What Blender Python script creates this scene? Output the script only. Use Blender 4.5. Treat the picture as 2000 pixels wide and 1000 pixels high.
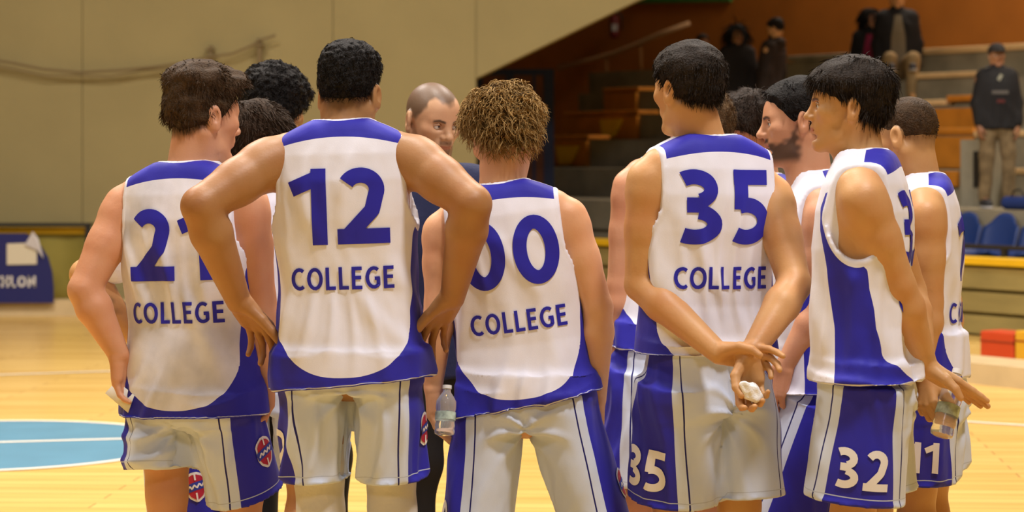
import bpy, math, random
import numpy as np
from mathutils import Vector
from mathutils.bvhtree import BVHTree

for o in list(bpy.data.objects):
    bpy.data.objects.remove(o)
scene = bpy.context.scene
col = scene.collection
PI = math.pi

# ------------------------------------------------------------------ camera, world, lights, exposure
F, CX, HY, CH = 4350.0, 1000.0, 310.0, 1.45      # focal in px, centre column, horizon row, camera height
cd = bpy.data.cameras.new('camera'); cam = bpy.data.objects.new('camera', cd); col.objects.link(cam)
cam.location = (0, 0, CH); cam.rotation_euler = (PI / 2, 0, 0)
cd.sensor_width = 36.0; cd.lens = 36.0 * F / 2000.0; cd.shift_y = -(500.0 - HY) / 2000.0
cd.dof.use_dof = True; cd.dof.focus_distance = 6.15; cd.dof.aperture_fstop = 4.2
cd.clip_end = 200
scene.camera = cam
vs = scene.view_settings
vs.view_transform = 'Standard'; vs.look = 'None'; vs.gamma = 1.0; vs.use_curve_mapping = False
vs.exposure = -0.12
w = bpy.data.worlds.new('World'); scene.world = w; w.use_nodes = True
w.node_tree.nodes['Background'].inputs[0].default_value = (0.9, 0.85, 0.75, 1)
w.node_tree.nodes['Background'].inputs[1].default_value = 0.10

def area(name, loc, size, power, color, target=None, spread=180):
    l = bpy.data.lights.new(name, 'AREA'); l.energy = power; l.size = size; l.color = color
    l.spread = math.radians(spread)
    o = bpy.data.objects.new(name, l); col.objects.link(o); o.location = loc
    d = Vector(target or (loc[0], loc[1], 0)) - Vector(loc)
    o.rotation_euler = d.to_track_quat('-Z', 'Y').to_euler()
WARM = (1.0, 0.86, 0.68)
LAMP = (1.0, .93, .86)
area('hall_lamp_front', (2.0, 3.7, 7.8), .8, 500, (1, .96, .96), (0.2, 6.2, 1.0))
area('added_fill_rear', (-1.5, -2.5, 7.8), 1.4, 150, (.88, .94, 1.0), (0, 5.5, 1.0))  # added cool fill behind the camera, offsets the warm floor bounce
area('hall_lamp_overhead', (-.6, 7.6, 7.8), 1.0, 430, LAMP)
area('hall_lamp_side', (-5.0, 6.4, 7.6), 1.0, 300, LAMP)
area('hall_lamp_court', (-4.0, 12.5, 8.0), 2.0, 760, LAMP)
area('hall_lamp_court_far', (2.6, 12.5, 8.0), 2.0, 640, LAMP)
area('hall_lamp_tribune', (8.5, 19.0, 8.0), 2.0, 620, WARM)
area('added_fill_tribune', (5.5, 26.5, 8.0), 2.0, 420, WARM)  # extra light added to lift the dark stand and orange wall

# ------------------------------------------------------------------ small helpers
def at(px, py, D):
    return np.array([(px - CX) / F * D, D, CH - (py - HY) / F * D])

def V(*a):
    return np.array(a, float)

def nrm(v):
    v = np.asarray(v, float); return v / (np.linalg.norm(v) + 1e-12)

def mesh_obj(name, verts, faces, mat, parent=None, smooth=True, origin=None, attrs=None):
    verts = np.asarray(verts, np.float32).reshape(-1, 3)
    if origin is not None:
        verts = verts - np.asarray(origin, np.float32)
    me = bpy.data.meshes.new(name)
    if isinstance(faces, np.ndarray):
        n, k = faces.shape
        me.vertices.add(len(verts)); me.vertices.foreach_set('co', verts.ravel())
        me.loops.add(n * k); me.loops.foreach_set('vertex_index', faces.astype(np.int32).ravel())
        me.polygons.add(n); me.polygons.foreach_set('loop_start', np.arange(0, n * k, k, dtype=np.int32))
        me.update(calc_edges=True)
    else:
        me.from_pydata(verts.tolist(), [], faces); me.update()
    if smooth:
        me.polygons.foreach_set('use_smooth', np.ones(len(me.polygons), bool))
    for k_, v_ in (attrs or {}).items():
        a = me.attributes.new(k_, 'FLOAT', 'POINT'); a.data.foreach_set('value', np.asarray(v_, np.float32))
    if mat is not None:
        me.materials.append(mat)
    o = bpy.data.objects.new(name, me); col.objects.link(o)
    if parent is not None:
        o.parent = parent
    elif origin is not None:
        o.location = origin
    return o

def tag(o, label=None, cat=None, group=None, kind=None):
    if label: o['label'] = label
    if cat: o['category'] = cat
    if group: o['group'] = group
    if kind: o['kind'] = kind
    return o

def empty(name, loc):
    o = bpy.data.objects.new(name, None); col.objects.link(o); o.location = loc; o.empty_display_size = .1
    return o

# ------------------------------------------------------------------ materials
MATS = {}
def mat(name, color, rough=.7, noise=.0, nscale=8.0, bump=0.0, bscale=60.0, spec=.3, metal=0.0, stretch=None, sheen=0.0):
    if name in MATS: return MATS[name]
    m = bpy.data.materials.new(name); m.use_nodes = True; MATS[name] = m
    nt = m.node_tree; b = nt.nodes['Principled BSDF']
    b.inputs['Base Color'].default_value = (*color, 1); b.inputs['Roughness'].default_value = rough
    b.inputs['Specular IOR Level'].default_value = spec; b.inputs['Metallic'].default_value = metal
    b.inputs['Sheen Weight'].default_value = sheen
    tc = nt.nodes.new('ShaderNodeTexCoord'); src = tc.outputs['Object']
    if stretch:
        mp = nt.nodes.new('ShaderNodeMapping'); mp.inputs['Scale'].default_value = stretch
        nt.links.new(src, mp.inputs['Vector']); src = mp.outputs['Vector']
    if noise > 0:
        n = nt.nodes.new('ShaderNodeTexNoise'); n.inputs['Scale'].default_value = nscale; n.inputs['Detail'].default_value = 5
        nt.links.new(src, n.inputs['Vector'])
        r = nt.nodes.new('ShaderNodeValToRGB')
        r.color_ramp.elements[0].position = .3; r.color_ramp.elements[1].position = .7
        r.color_ramp.elements[0].color = (*[c * (1 - noise) for c in color], 1)
        r.color_ramp.elements[1].color = (*[min(1, c * (1 + noise)) for c in color], 1)
        nt.links.new(n.outputs['Fac'], r.inputs['Fac']); nt.links.new(r.outputs['Color'], b.inputs['Base Color'])
    if bump > 0:
        n2 = nt.nodes.new('ShaderNodeTexNoise'); n2.inputs['Scale'].default_value = bscale; n2.inputs['Detail'].default_value = 4
        nt.links.new(src, n2.inputs['Vector'])
        bp = nt.nodes.new('ShaderNodeBump'); bp.inputs['Strength'].default_value = bump; bp.inputs['Distance'].default_value = .01
        nt.links.new(n2.outputs['Fac'], bp.inputs['Height']); nt.links.new(bp.outputs['Normal'], b.inputs['Normal'])
    return m

BLUE = (0.024, 0.021, 0.37); NAVY = (0.010, 0.009, 0.13); WHITE = (0.78, 0.775, 0.86)
def kit_material(name, white=WHITE, soil=0.0):
    """sports cloth: three signed fields on the mesh choose white, blue, dark piping and white binding"""
    if name in MATS: return MATS[name]
    m = bpy.data.materials.new(name); m.use_nodes = True; MATS[name] = m
    nt = m.node_tree; L = nt.links; b = nt.nodes['Principled BSDF']
    b.inputs['Roughness'].default_value = .62; b.inputs['Specular IOR Level'].default_value = .25
    b.inputs['Sheen Weight'].default_value = .08
    def fac(attr):
        a = nt.nodes.new('ShaderNodeAttribute'); a.attribute_name = attr
        g = nt.nodes.new('ShaderNodeMath'); g.operation = 'GREATER_THAN'; g.inputs[1].default_value = 0
        L.new(a.outputs['Fac'], g.inputs[0]); return g.outputs[0]
    def mix(f, a, c):
        x = nt.nodes.new('ShaderNodeMix'); x.data_type = 'RGBA'
        L.new(f, x.inputs['Factor'])
        if isinstance(a, tuple): x.inputs['A'].default_value = (*a, 1)
        else: L.new(a, x.inputs['A'])
        x.inputs['B'].default_value = (*c, 1); return x.outputs['Result']
    base = white
    if soil > 0:
        tc = nt.nodes.new('ShaderNodeTexCoord'); n = nt.nodes.new('ShaderNodeTexNoise'); n.inputs['Scale'].default_value = 6; n.inputs['Detail'].default_value = 6
        L.new(tc.outputs['Object'], n.inputs['Vector'])
        r = nt.nodes.new('ShaderNodeValToRGB'); r.color_ramp.elements[0].position = .45; r.color_ramp.elements[1].position = .75
        r.color_ramp.elements[0].color = (*white, 1); r.color_ramp.elements[1].color = (*[c * (1 - soil) for c in white], 1)
        L.new(n.outputs['Fac'], r.inputs['Fac']); base = r.outputs['Color']
    def band(attr, wdt):
        a = nt.nodes.new('ShaderNodeAttribute'); a.attribute_name = attr
        g0 = nt.nodes.new('ShaderNodeMath'); g0.operation = 'ABSOLUTE'; L.new(a.outputs['Fac'], g0.inputs[0])
        g = nt.nodes.new('ShaderNodeMath'); g.operation = 'LESS_THAN'; g.inputs[1].default_value = wdt
        L.new(g0.outputs[0], g.inputs[0]); return g.outputs[0]
    c = mix(fac('blue'), base, BLUE)
    c = mix(band('line', .0024), c, NAVY)
    c = mix(band('stitch', .0014), c, tuple(.75 * k + .02 for k in white))
    c = mix(fac('trim'), c, white)
    L.new(c, b.inputs['Base Color'])
    tc = nt.nodes.new('ShaderNodeTexCoord')
    n1 = nt.nodes.new('ShaderNodeTexNoise'); n1.inputs['Scale'].default_value = 11; n1.inputs['Detail'].default_value = 1.5
    mp = nt.nodes.new('ShaderNodeMapping'); mp.inputs['Scale'].default_value = (1.2, 1.2, .8)
    L.new(tc.outputs['Object'], mp.inputs['Vector']); L.new(mp.outputs['Vector'], n1.inputs['Vector'])
    n2 = nt.nodes.new('ShaderNodeTexVoronoi'); n2.inputs['Scale'].default_value = 420
    L.new(tc.outputs['Object'], n2.inputs['Vector'])
    b1 = nt.nodes.new('ShaderNodeBump'); b1.inputs['Strength'].default_value = .30; b1.inputs['Distance'].default_value = .02
    b2 = nt.nodes.new('ShaderNodeBump'); b2.inputs['Strength'].default_value = .12; b2.inputs['Distance'].default_value = .001
    L.new(n1.outputs['Fac'], b1.inputs['Height']); L.new(n2.outputs['Distance'], b2.inputs['Height'])
    L.new(b1.outputs['Normal'], b2.inputs['Normal']); L.new(b2.outputs['Normal'], b.inputs['Normal'])
    return m

def skin_material(tone, haircol):
    key = 'skin_%.3f_%.3f' % (tone[0], haircol[0])
    if key in MATS: return MATS[key]
    m = bpy.data.materials.new('skin'); m.use_nodes = True; MATS[key] = m
    nt = m.node_tree; L = nt.links; b = nt.nodes['Principled BSDF']
    b.inputs['Roughness'].default_value = .48; b.inputs['Specular IOR Level'].default_value = .38
    b.inputs['Subsurface Weight'].default_value = .06; b.inputs['Subsurface Radius'].default_value = (.02, .008, .004)
    b.inputs['Subsurface Scale'].default_value = .4
    tc = nt.nodes.new('ShaderNodeTexCoord'); n = nt.nodes.new('ShaderNodeTexNoise'); n.inputs['Scale'].default_value = 9; n.inputs['Detail'].default_value = 6
    L.new(tc.outputs['Object'], n.inputs['Vector'])
    r = nt.nodes.new('ShaderNodeValToRGB'); r.color_ramp.elements[0].position = .3; r.color_ramp.elements[1].position = .72
    r.color_ramp.elements[0].color = (*tone, 1); r.color_ramp.elements[1].color = (tone[0] * .93, tone[1] * .78, tone[2] * .72, 1)
    L.new(n.outputs['Fac'], r.inputs['Fac'])
    def amix(attr, prev, colr):
        a = nt.nodes.new('ShaderNodeAttribute'); a.attribute_name = attr
        x = nt.nodes.new('ShaderNodeMix'); x.data_type = 'RGBA'; x.clamp_factor = True
        L.new(a.outputs['Fac'], x.inputs['Factor']); L.new(prev, x.inputs['A']); x.inputs['B'].default_value = (*colr, 1)
        return x.outputs['Result']
    c = amix('lips', r.outputs['Color'], (tone[0] * .72, tone[1] * .45, tone[2] * .42))
    c = amix('stubble', c, haircol)
    L.new(c, b.inputs['Base Color'])
    n2 = nt.nodes.new('ShaderNodeTexNoise'); n2.inputs['Scale'].default_value = 160; n2.inputs['Detail'].default_value = 3
    L.new(tc.outputs['Object'], n2.inputs['Vector'])
    bp = nt.nodes.new('ShaderNodeBump'); bp.inputs['Strength'].default_value = .12; bp.inputs['Distance'].default_value = .003
    L.new(n2.outputs['Fac'], bp.inputs['Height']); L.new(bp.outputs['Normal'], b.inputs['Normal'])
    return m

def hair_material(c):
    key = 'hair_%.4f_%.4f' % (c[0], c[1])
    if key in MATS: return MATS[key]
    m = mat(key, c, rough=.62, noise=.35, nscale=60, bump=.6, bscale=190, spec=.12); m.name = 'hair'
    return m

# ------------------------------------------------------------------ signed-distance modelling
BIG = 0.2
class Grid:
    def __init__(s, lo, hi, h):
        s.h = h; s.lo = np.asarray(lo, float)
        n = np.ceil((np.asarray(hi) - s.lo) / h).astype(int) + 1
        s.F = np.full(n, BIG, np.float32)
        s.ax = [(s.lo[i] + h * np.arange(n[i])).astype(np.float32) for i in range(3)]
    def window(s, lo, hi):
        sl = []
        for i in range(3):
            a = max(0, int((lo[i] - s.lo[i]) / s.h)); b = min(len(s.ax[i]), int((hi[i] - s.lo[i]) / s.h) + 2)
            if b - a < 1: return None
            sl.append(slice(a, b))
        return tuple(sl)
    def apply(s, prims):
        for op, lo, hi, fn, k in prims:
            m = k + 2.5 * s.h
            wdw = s.window(lo - m, hi + m)
            if wdw is None: continue
            X = s.ax[0][wdw[0]][:, None, None]; Y = s.ax[1][wdw[1]][None, :, None]; Z = s.ax[2][wdw[2]][None, None, :]
            d = fn(X, Y, Z); A = s.F[wdw]
            if op == '+':
                if k > 0:
                    hh = np.maximum(k - np.abs(A - d), 0) / k; s.F[wdw] = np.minimum(A, d) - hh * hh * k * .25
                else: s.F[wdw] = np.minimum(A, d)
            else:
                if k > 0:
                    hh = np.maximum(k - np.abs(A + d), 0) / k; s.F[wdw] = np.maximum(A, -d) + hh * hh * k * .25
                else: s.F[wdw] = np.maximum(A, -d)
        return s
    def pts(s):
        return np.meshgrid(*s.ax, indexing='ij', sparse=True)
    def mesh(s):
        Fv = s.F; I = Fv < 0
        n = np.array(Fv.shape)
        cnt = np.zeros(n - 1, np.int8)
        for dx in (0, 1):
            for dy in (0, 1):
                for dz in (0, 1):
                    cnt += I[dx:n[0] - 1 + dx, dy:n[1] - 1 + dy, dz:n[2] - 1 + dz]
        act = (cnt > 0) & (cnt < 8)
        c = np.argwhere(act)
        if len(c) == 0: return np.zeros((0, 3)), np.zeros((0, 4), int)
        idx = np.full(n - 1, -1, np.int64); idx[act] = np.arange(len(c))
        acc = np.zeros((len(c), 3)); num = np.zeros(len(c))
        corners = [(i, j, k) for i in (0, 1) for j in (0, 1) for k in (0, 1)]
        val = {q: Fv[c[:, 0] + q[0], c[:, 1] + q[1], c[:, 2] + q[2]].astype(float) for q in corners}
        for a in corners:
            for ax in range(3):
                if a[ax]: continue
                b = list(a); b[ax] = 1; b = tuple(b)
                fa, fb = val[a], val[b]; cr = (fa < 0) != (fb < 0)
                t = np.where(cr, fa / np.where(cr, fa - fb, 1), 0)
                p = np.tile(np.array(a, float), (len(c), 1)); p[:, ax] += t
                acc[cr] += p[cr]; num[cr] += 1
        v = s.lo + s.h * (c + acc / num[:, None])
        quads = []
        for ax in range(3):
            o1, o2 = [(1, 2), (2, 0), (0, 1)][ax]
            sl0 = [slice(None)] * 3; sl1 = [slice(None)] * 3
            sl0[ax] = slice(0, n[ax] - 1); sl1[ax] = slice(1, n[ax])
            A = I[tuple(sl0)]; B = I[tuple(sl1)]
            e = np.argwhere(A != B)
            ok = (e[:, o1] > 0) & (e[:, o2] > 0) & (e[:, o1] < n[o1] - 1) & (e[:, o2] < n[o2] - 1)
            e = e[ok]; flip = A[tuple(e.T)]
            def cell(d1, d2):
                q = e.copy(); q[:, o1] += d1; q[:, o2] += d2; return idx[tuple(q.T)]
            q = np.stack([cell(-1, -1), cell(0, -1), cell(0, 0), cell(-1, 0)], 1)
            q[~flip] = q[~flip][:, ::-1]
            quads.append(q)
        return v, np.concatenate(quads)

def rc(a, b, ra, rb, k=.02, op='+'):
    a = np.asarray(a, float); b = np.asarray(b, float); r = max(ra, rb)
    d = b - a; L2 = max(float(d @ d), 1e-9)
    def fn(X, Y, Z):
        px, py, pz = X - a[0], Y - a[1], Z - a[2]
        t = np.clip((px * d[0] + py * d[1] + pz * d[2]) / L2, 0, 1)
        return np.sqrt((px - t * d[0]) ** 2 + (py - t * d[1]) ** 2 + (pz - t * d[2]) ** 2) - (ra + t * (rb - ra))
    return (op, np.minimum(a, b) - r, np.maximum(a, b) + r, fn, k)

class Frame:
    def __init__(s, o, r, f, u):
        s.o, s.r, s.f, s.u = np.asarray(o, float), nrm(r), nrm(f), nrm(u)
    def w(s, x, y, z):
        return s.o + s.r * x + s.f * y + s.u * z
    def loc(s, X, Y, Z):
        px, py, pz = X - s.o[0], Y - s.o[1], Z - s.o[2]
        return (px * s.r[0] + py * s.r[1] + pz * s.r[2], px * s.f[0] + py * s.f[1] + pz * s.f[2], px * s.u[0] + py * s.u[1] + pz * s.u[2])
    def locv(s, P):
        return s.loc(P[:, 0], P[:, 1], P[:, 2])

def ell(fr, c, r, k=.02, op='+', rot=None):
    """ellipsoid: centre and radii in a frame"""
    C = fr.w(*c); R = max(r)
    g = Frame(C, fr.r, fr.f, fr.u)
    if rot:
        ax, an = rot; ca, sa = math.cos(an), math.sin(an)
        if ax == 'x': g = Frame(C, fr.r, fr.f * ca + fr.u * sa, fr.u * ca - fr.f * sa)
        if ax == 'y': g = Frame(C, fr.r * ca + fr.u * sa, fr.f, fr.u * ca - fr.r * sa)
        if ax == 'z': g = Frame(C, fr.r * ca + fr.f * sa, fr.f * ca - fr.r * sa, fr.u)
    def fn(X, Y, Z):
        x, y, z = g.loc(X, Y, Z)
        k0 = np.sqrt((x / r[0]) ** 2 + (y / r[1]) ** 2 + (z / r[2]) ** 2)
        k1 = np.sqrt((x / r[0] ** 2) ** 2 + (y / r[1] ** 2) ** 2 + (z / r[2] ** 2) ** 2) + 1e-6
        return k0 * (k0 - 1) / k1
    return (op, C - R, C + R, fn, k)

def frc(fr, a, b, ra, rb, k=.01, op='+'):
    return rc(fr.w(*a), fr.w(*b), ra, rb, k, op)

def bounds(prims):
    ps = [p for p in prims if p[0] == '+']
    return np.min([p[1] for p in ps], 0), np.max([p[2] for p in ps], 0)

def solid(prims, h, pad=.02):
    lo, hi = bounds(prims)
    return Grid(lo - pad, hi + pad, h).apply(prims).mesh()

# ------------------------------------------------------------------ torso loft shared by body and garments
LZ = np.array([-.80, -.72, -.65, -.55, -.45, -.35, -.25, -.15, -.08, -.03, .03])
LA = np.array([.205, .204, .200, .193, .187, .188, .193, .194, .190, .182, .165])
LB = np.array([.132, .132, .130, .122, .115, .117, .121, .116, .100, .080, .055])
LC = np.array([.000, .000, .000, .006, .012, .012, .010, .004, .000, -.004, -.006])
def loft(fr, sc, inset=0.0, zlo=-.75, wide=1.0, deep=1.0, hem=None, tall=1.0):
    def fn(X, Y, Z):
        x, y, z = fr.loc(X, Y, Z)
        zz = z / (sc * tall)
        a = np.interp(zz, LZ, LA).astype(np.float32) * sc * wide - inset
        b = np.interp(zz, LZ, LB).astype(np.float32) * sc * deep - inset
        cy = np.interp(zz, LZ, LC).astype(np.float32) * sc
        n = 2.5
        q = (np.abs(x / a) ** n + np.abs((y - cy) / b) ** n) ** (1 / n)
        d = (q - 1) * np.minimum(a, b)
        zt = (0.014 - .42 * np.maximum(np.abs(x) / sc - .075, 0)) * sc - inset
        t = (z - zt) * .9
        k = .03
        h = np.maximum(k - np.abs(d - t), 0) / k
        d = np.maximum(d, t) + h * h * k * .25
        lowz = zlo * sc * tall if hem is None else hem(x / sc, y / sc) * sc * tall
        return np.maximum(d, lowz - z)
    R = .26 * sc * max(wide, deep)
    p0 = fr.w(0, 0, .03); p1 = fr.w(0, 0, (zlo - .06) * sc * tall)
    return ('+', np.minimum(p0, p1) - R, np.maximum(p0, p1) + R, fn, .0)

def frame_from(neck, pelvis, yaw):
    u = nrm(neck - pelvis); f0 = V(math.sin(yaw), math.cos(yaw), 0)
    f = nrm(f0 - u * (f0 @ u)); r = np.cross(f, u)
    return Frame(neck, r, f, u)

def head_frame(c, yaw, pitch=0, roll=0):
    f0 = V(math.sin(yaw), math.cos(yaw), 0); r = V(math.cos(yaw), -math.sin(yaw), 0); z = V(0, 0, 1)
    f = f0 * math.cos(pitch) - z * math.sin(pitch); u = z * math.cos(pitch) + f0 * math.sin(pitch)
    r2 = r * math.cos(roll) + u * math.sin(roll); u2 = u * math.cos(roll) - r * math.sin(roll)
    return Frame(c, r2, f, u2)

# ------------------------------------------------------------------ hands
def hand(W, d, th, side, curl=.5, tcurl=.3, s=1.0, spread=.12, curls=None):
    """palm and five jointed fingers; d = towards knuckles, th = thumb side"""
    d = nrm(d); th = nrm(th - d * (np.asarray(th) @ d))
    n = np.cross(d, th) if side < 0 else np.cross(th, d)
    P = []
    W = np.asarray(W, float)
    offs = (.031, .0105, -.010, -.029); klen = (.088, .092, .087, .078)
    seg = ((.043, .026, .021), (.047, .030, .022), (.043, .028, .021), (.034, .021, .019))
    rad = (.0108, .0112, .0106, .0094)
    kn = []
    for i in range(4):
        K = W + d * klen[i] * s + th * offs[i] * s
        kn.append(K)
        P.append(rc(W + d * .012 * s + th * offs[i] * .55 * s, K, .0165 * s, .0118 * s, .012))
    P.append(rc(W + d * .03 * s - th * .016 * s + n * .006 * s, W + d * .062 * s - th * .024 * s + n * .005 * s, .014 * s, .012 * s, .012))
    for i in range(4):
        c = curls[i] if curls else curl * (1 + .12 * i)
        p = kn[i]; a = 0.0; base = nrm(d + th * (offs[i] / .031) * spread)
        for j in range(3):
            a += c * (.8, 1.05, .7)[j]
            dirn = base * math.cos(a) + n * math.sin(a)
            q = p + dirn * seg[i][j] * s
            r0 = rad[i] * (1, .9, .82)[j] * s; r1 = rad[i] * (.9, .82, .7)[j] * s
            P.append(rc(p, q, r0, r1, .003)); p = q
    p = W + d * .018 * s + th * .020 * s + n * .006 * s
    a = .62
    for j, L in enumerate((.046, .034, .027)):
        a2 = a - tcurl * j * .9
        dirn = nrm(d * math.cos(a2) + th * math.sin(a2) + n * (.30 + .3 * tcurl * j))
        q = p + dirn * L * s
        P.append(rc(p, q, (.0170, .0132, .0118)[j] * s, (.0134, .0118, .0094)[j] * s, (.014, .004, .003)[j])); p = q
    return P

# ------------------------------------------------------------------ heads
def head_prims(h, s, neck_to, face=None):
    fc = dict(nose=1.0, jaw=1.0, chin=1.0); fc.update(face or {})
    def e(c, r, k=.02, op='+', rot=None): return ell(h, [v * s for v in c], [v * s for v in r], k * s, op, rot)
    def q(a, b, ra, rb, k=.01, op='+'): return frc(h, [v * s for v in a], [v * s for v in b], ra * s, rb * s, k * s, op)
    j = fc['jaw']; nz = fc['nose']; ch = fc['chin']
    P = [e((0, -.016, .033), (.0765, .097, .087)),
         e((0, .030, .020), (.066, .066, .072), .03),
         e((0, .032, -.038), (.059 * j, .056, .078), .03)]
    for sx in (-1, 1):
        P.append(q((sx * .056 * j, -.004, -.045), (sx * .047 * j, .018, -.082), .018, .016, .02))
        P.append(q((sx * .047 * j, .018, -.082), (sx * .012, .072, -.103 * ch), .016, .016, .022))
        P.append(e((sx * .045, .055, -.014), (.024, .026, .020), .02))
        P.append(q((sx * .012, .081, .020), (sx * .042, .066, .022), .012, .011, .014))
    P.append(e((0, .074, -.102 * ch), (.021, .017, .017), .02))
    for sx in (-1, 1):
        P.append(e((sx * .031, .091, .003), (.018, .016, .012), .012, '-'))
    P.append(q((0, .084, .016), (0, .104 + .008 * (nz - 1), -.022), .0095, .0105 * nz, .012))
    P.append(e((0, .1075 + .012 * (nz - 1), -.028), (.0125, .0115 * nz, .0098), .008))
    for sx in (-1, 1):
        P.append(e((sx * .0125, .096, -.0305), (.0095, .012, .008), .006))
        P.append(e((sx * .007, .103, -.0385), (.0042, .0055, .0035), .003, '-'))
    P.append(e((0, .080, -.058), (.030, .018, .022), .016))
    P.append(q((-.021, .083, -.0590), (0, .0945, -.0555), .0052, .0062, .005)); P.append(q((.021, .083, -.0590), (0, .0945, -.0555), .0052, .0062, .005))
    P.append(q((-.017, .083, -.068), (0, .0925, -.0695), .0055, .0068, .005)); P.append(q((.017, .083, -.068), (0, .0925, -.0695), .0055, .0068, .005))
    P.append(q((-.022, .090, -.0625), (.022, .090, -.0625), .0016, .0016, .004, '-'))
    P.append(e((0, .090, -.083), (.02, .008, .006), .012, '-'))
    for sx in (-1, 1):           # ears: rim, lobe, bowl
        E = Frame(h.w(sx * .0785 * s, -.010 * s, -.004 * s), h.r, h.f, h.u)
        E = Frame(E.o, nrm(h.r * sx * 1.0 - h.f * .45), nrm(h.f + h.r * sx * .45), h.u)
        P.append(ell(E, (.006 * s, -.004 * s, .004 * s), (.0095 * s, .0205 * s, .034 * s), .006 * s, '+', ('x', .15)))
        P.append(ell(E, (.004 * s, .006 * s, -.024 * s), (.007 * s, .010 * s, .012 * s), .006 * s))
        P.append(ell(E, (.0155 * s, .001 * s, .004 * s), (.009 * s, .0105 * s, .019 * s), .004 * s, '-', ('x', .15)))
    # neck
    P.append(rc(h.w(0, -.030 * s, -.035 * s), neck_to, .054 * s, .062 * s, .025))
    P.append(rc(h.w(0, .005 * s, -.075 * s), neck_to + (h.w(0, .02, 0) - h.o), .044 * s, .052 * s, .03))
    for sx in (-1, 1):
        P.append(rc(h.w(sx * .055 * s, -.02 * s, -.05 * s), neck_to + (h.w(sx * .03, .03, 0) - h.o), .018 * s, .02 * s, .03))
    return P

HY_ = np.array([-.13, -.10, -.06, -.03, -.012, .012, .025, .045, .065, .085, .12])
HAIRLINES = {'normal': np.array([-.072, -.074, -.062, -.035, .012, .000, .012, .040, .060, .070, .075]),
             'low':    np.array([-.100, -.100, -.090, -.060, -.02, -.010, .000, .025, .052, .058, .060]),
             'fade':   np.array([-.052, -.052, -.036, -.012, .022, .024, .034, .046, .060, .070, .075]),
             'mullet': np.array([-.122, -.122, -.108, -.060, .026, .014, .018, .030, .040, .046, .048]),
             'long':   np.array([-.140, -.140, -.130, -.110, -.08, -.06, -.01, .020, .050, .060, .065])}

def smooth01(t):
    t = np.clip(t, 0, 1); return t * t * (3 - 2 * t)

def wob(x, y, z, sc, seed, n=7):
    """cheap band-limited noise: a sum of randomly oriented sines, about -1..1"""
    r = random.Random(seed); out = 0
    for i in range(n):
        v = V(r.gauss(0, 1), r.gauss(0, 1), r.gauss(0, 1)); v = nrm(v) * sc * r.uniform(.7, 1.6); ph = r.uniform(0, 6.28)
        out = out + np.sin(x * v[0] + y * v[1] + z * v[2] + ph)
    return out / (n * .55)

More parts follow.
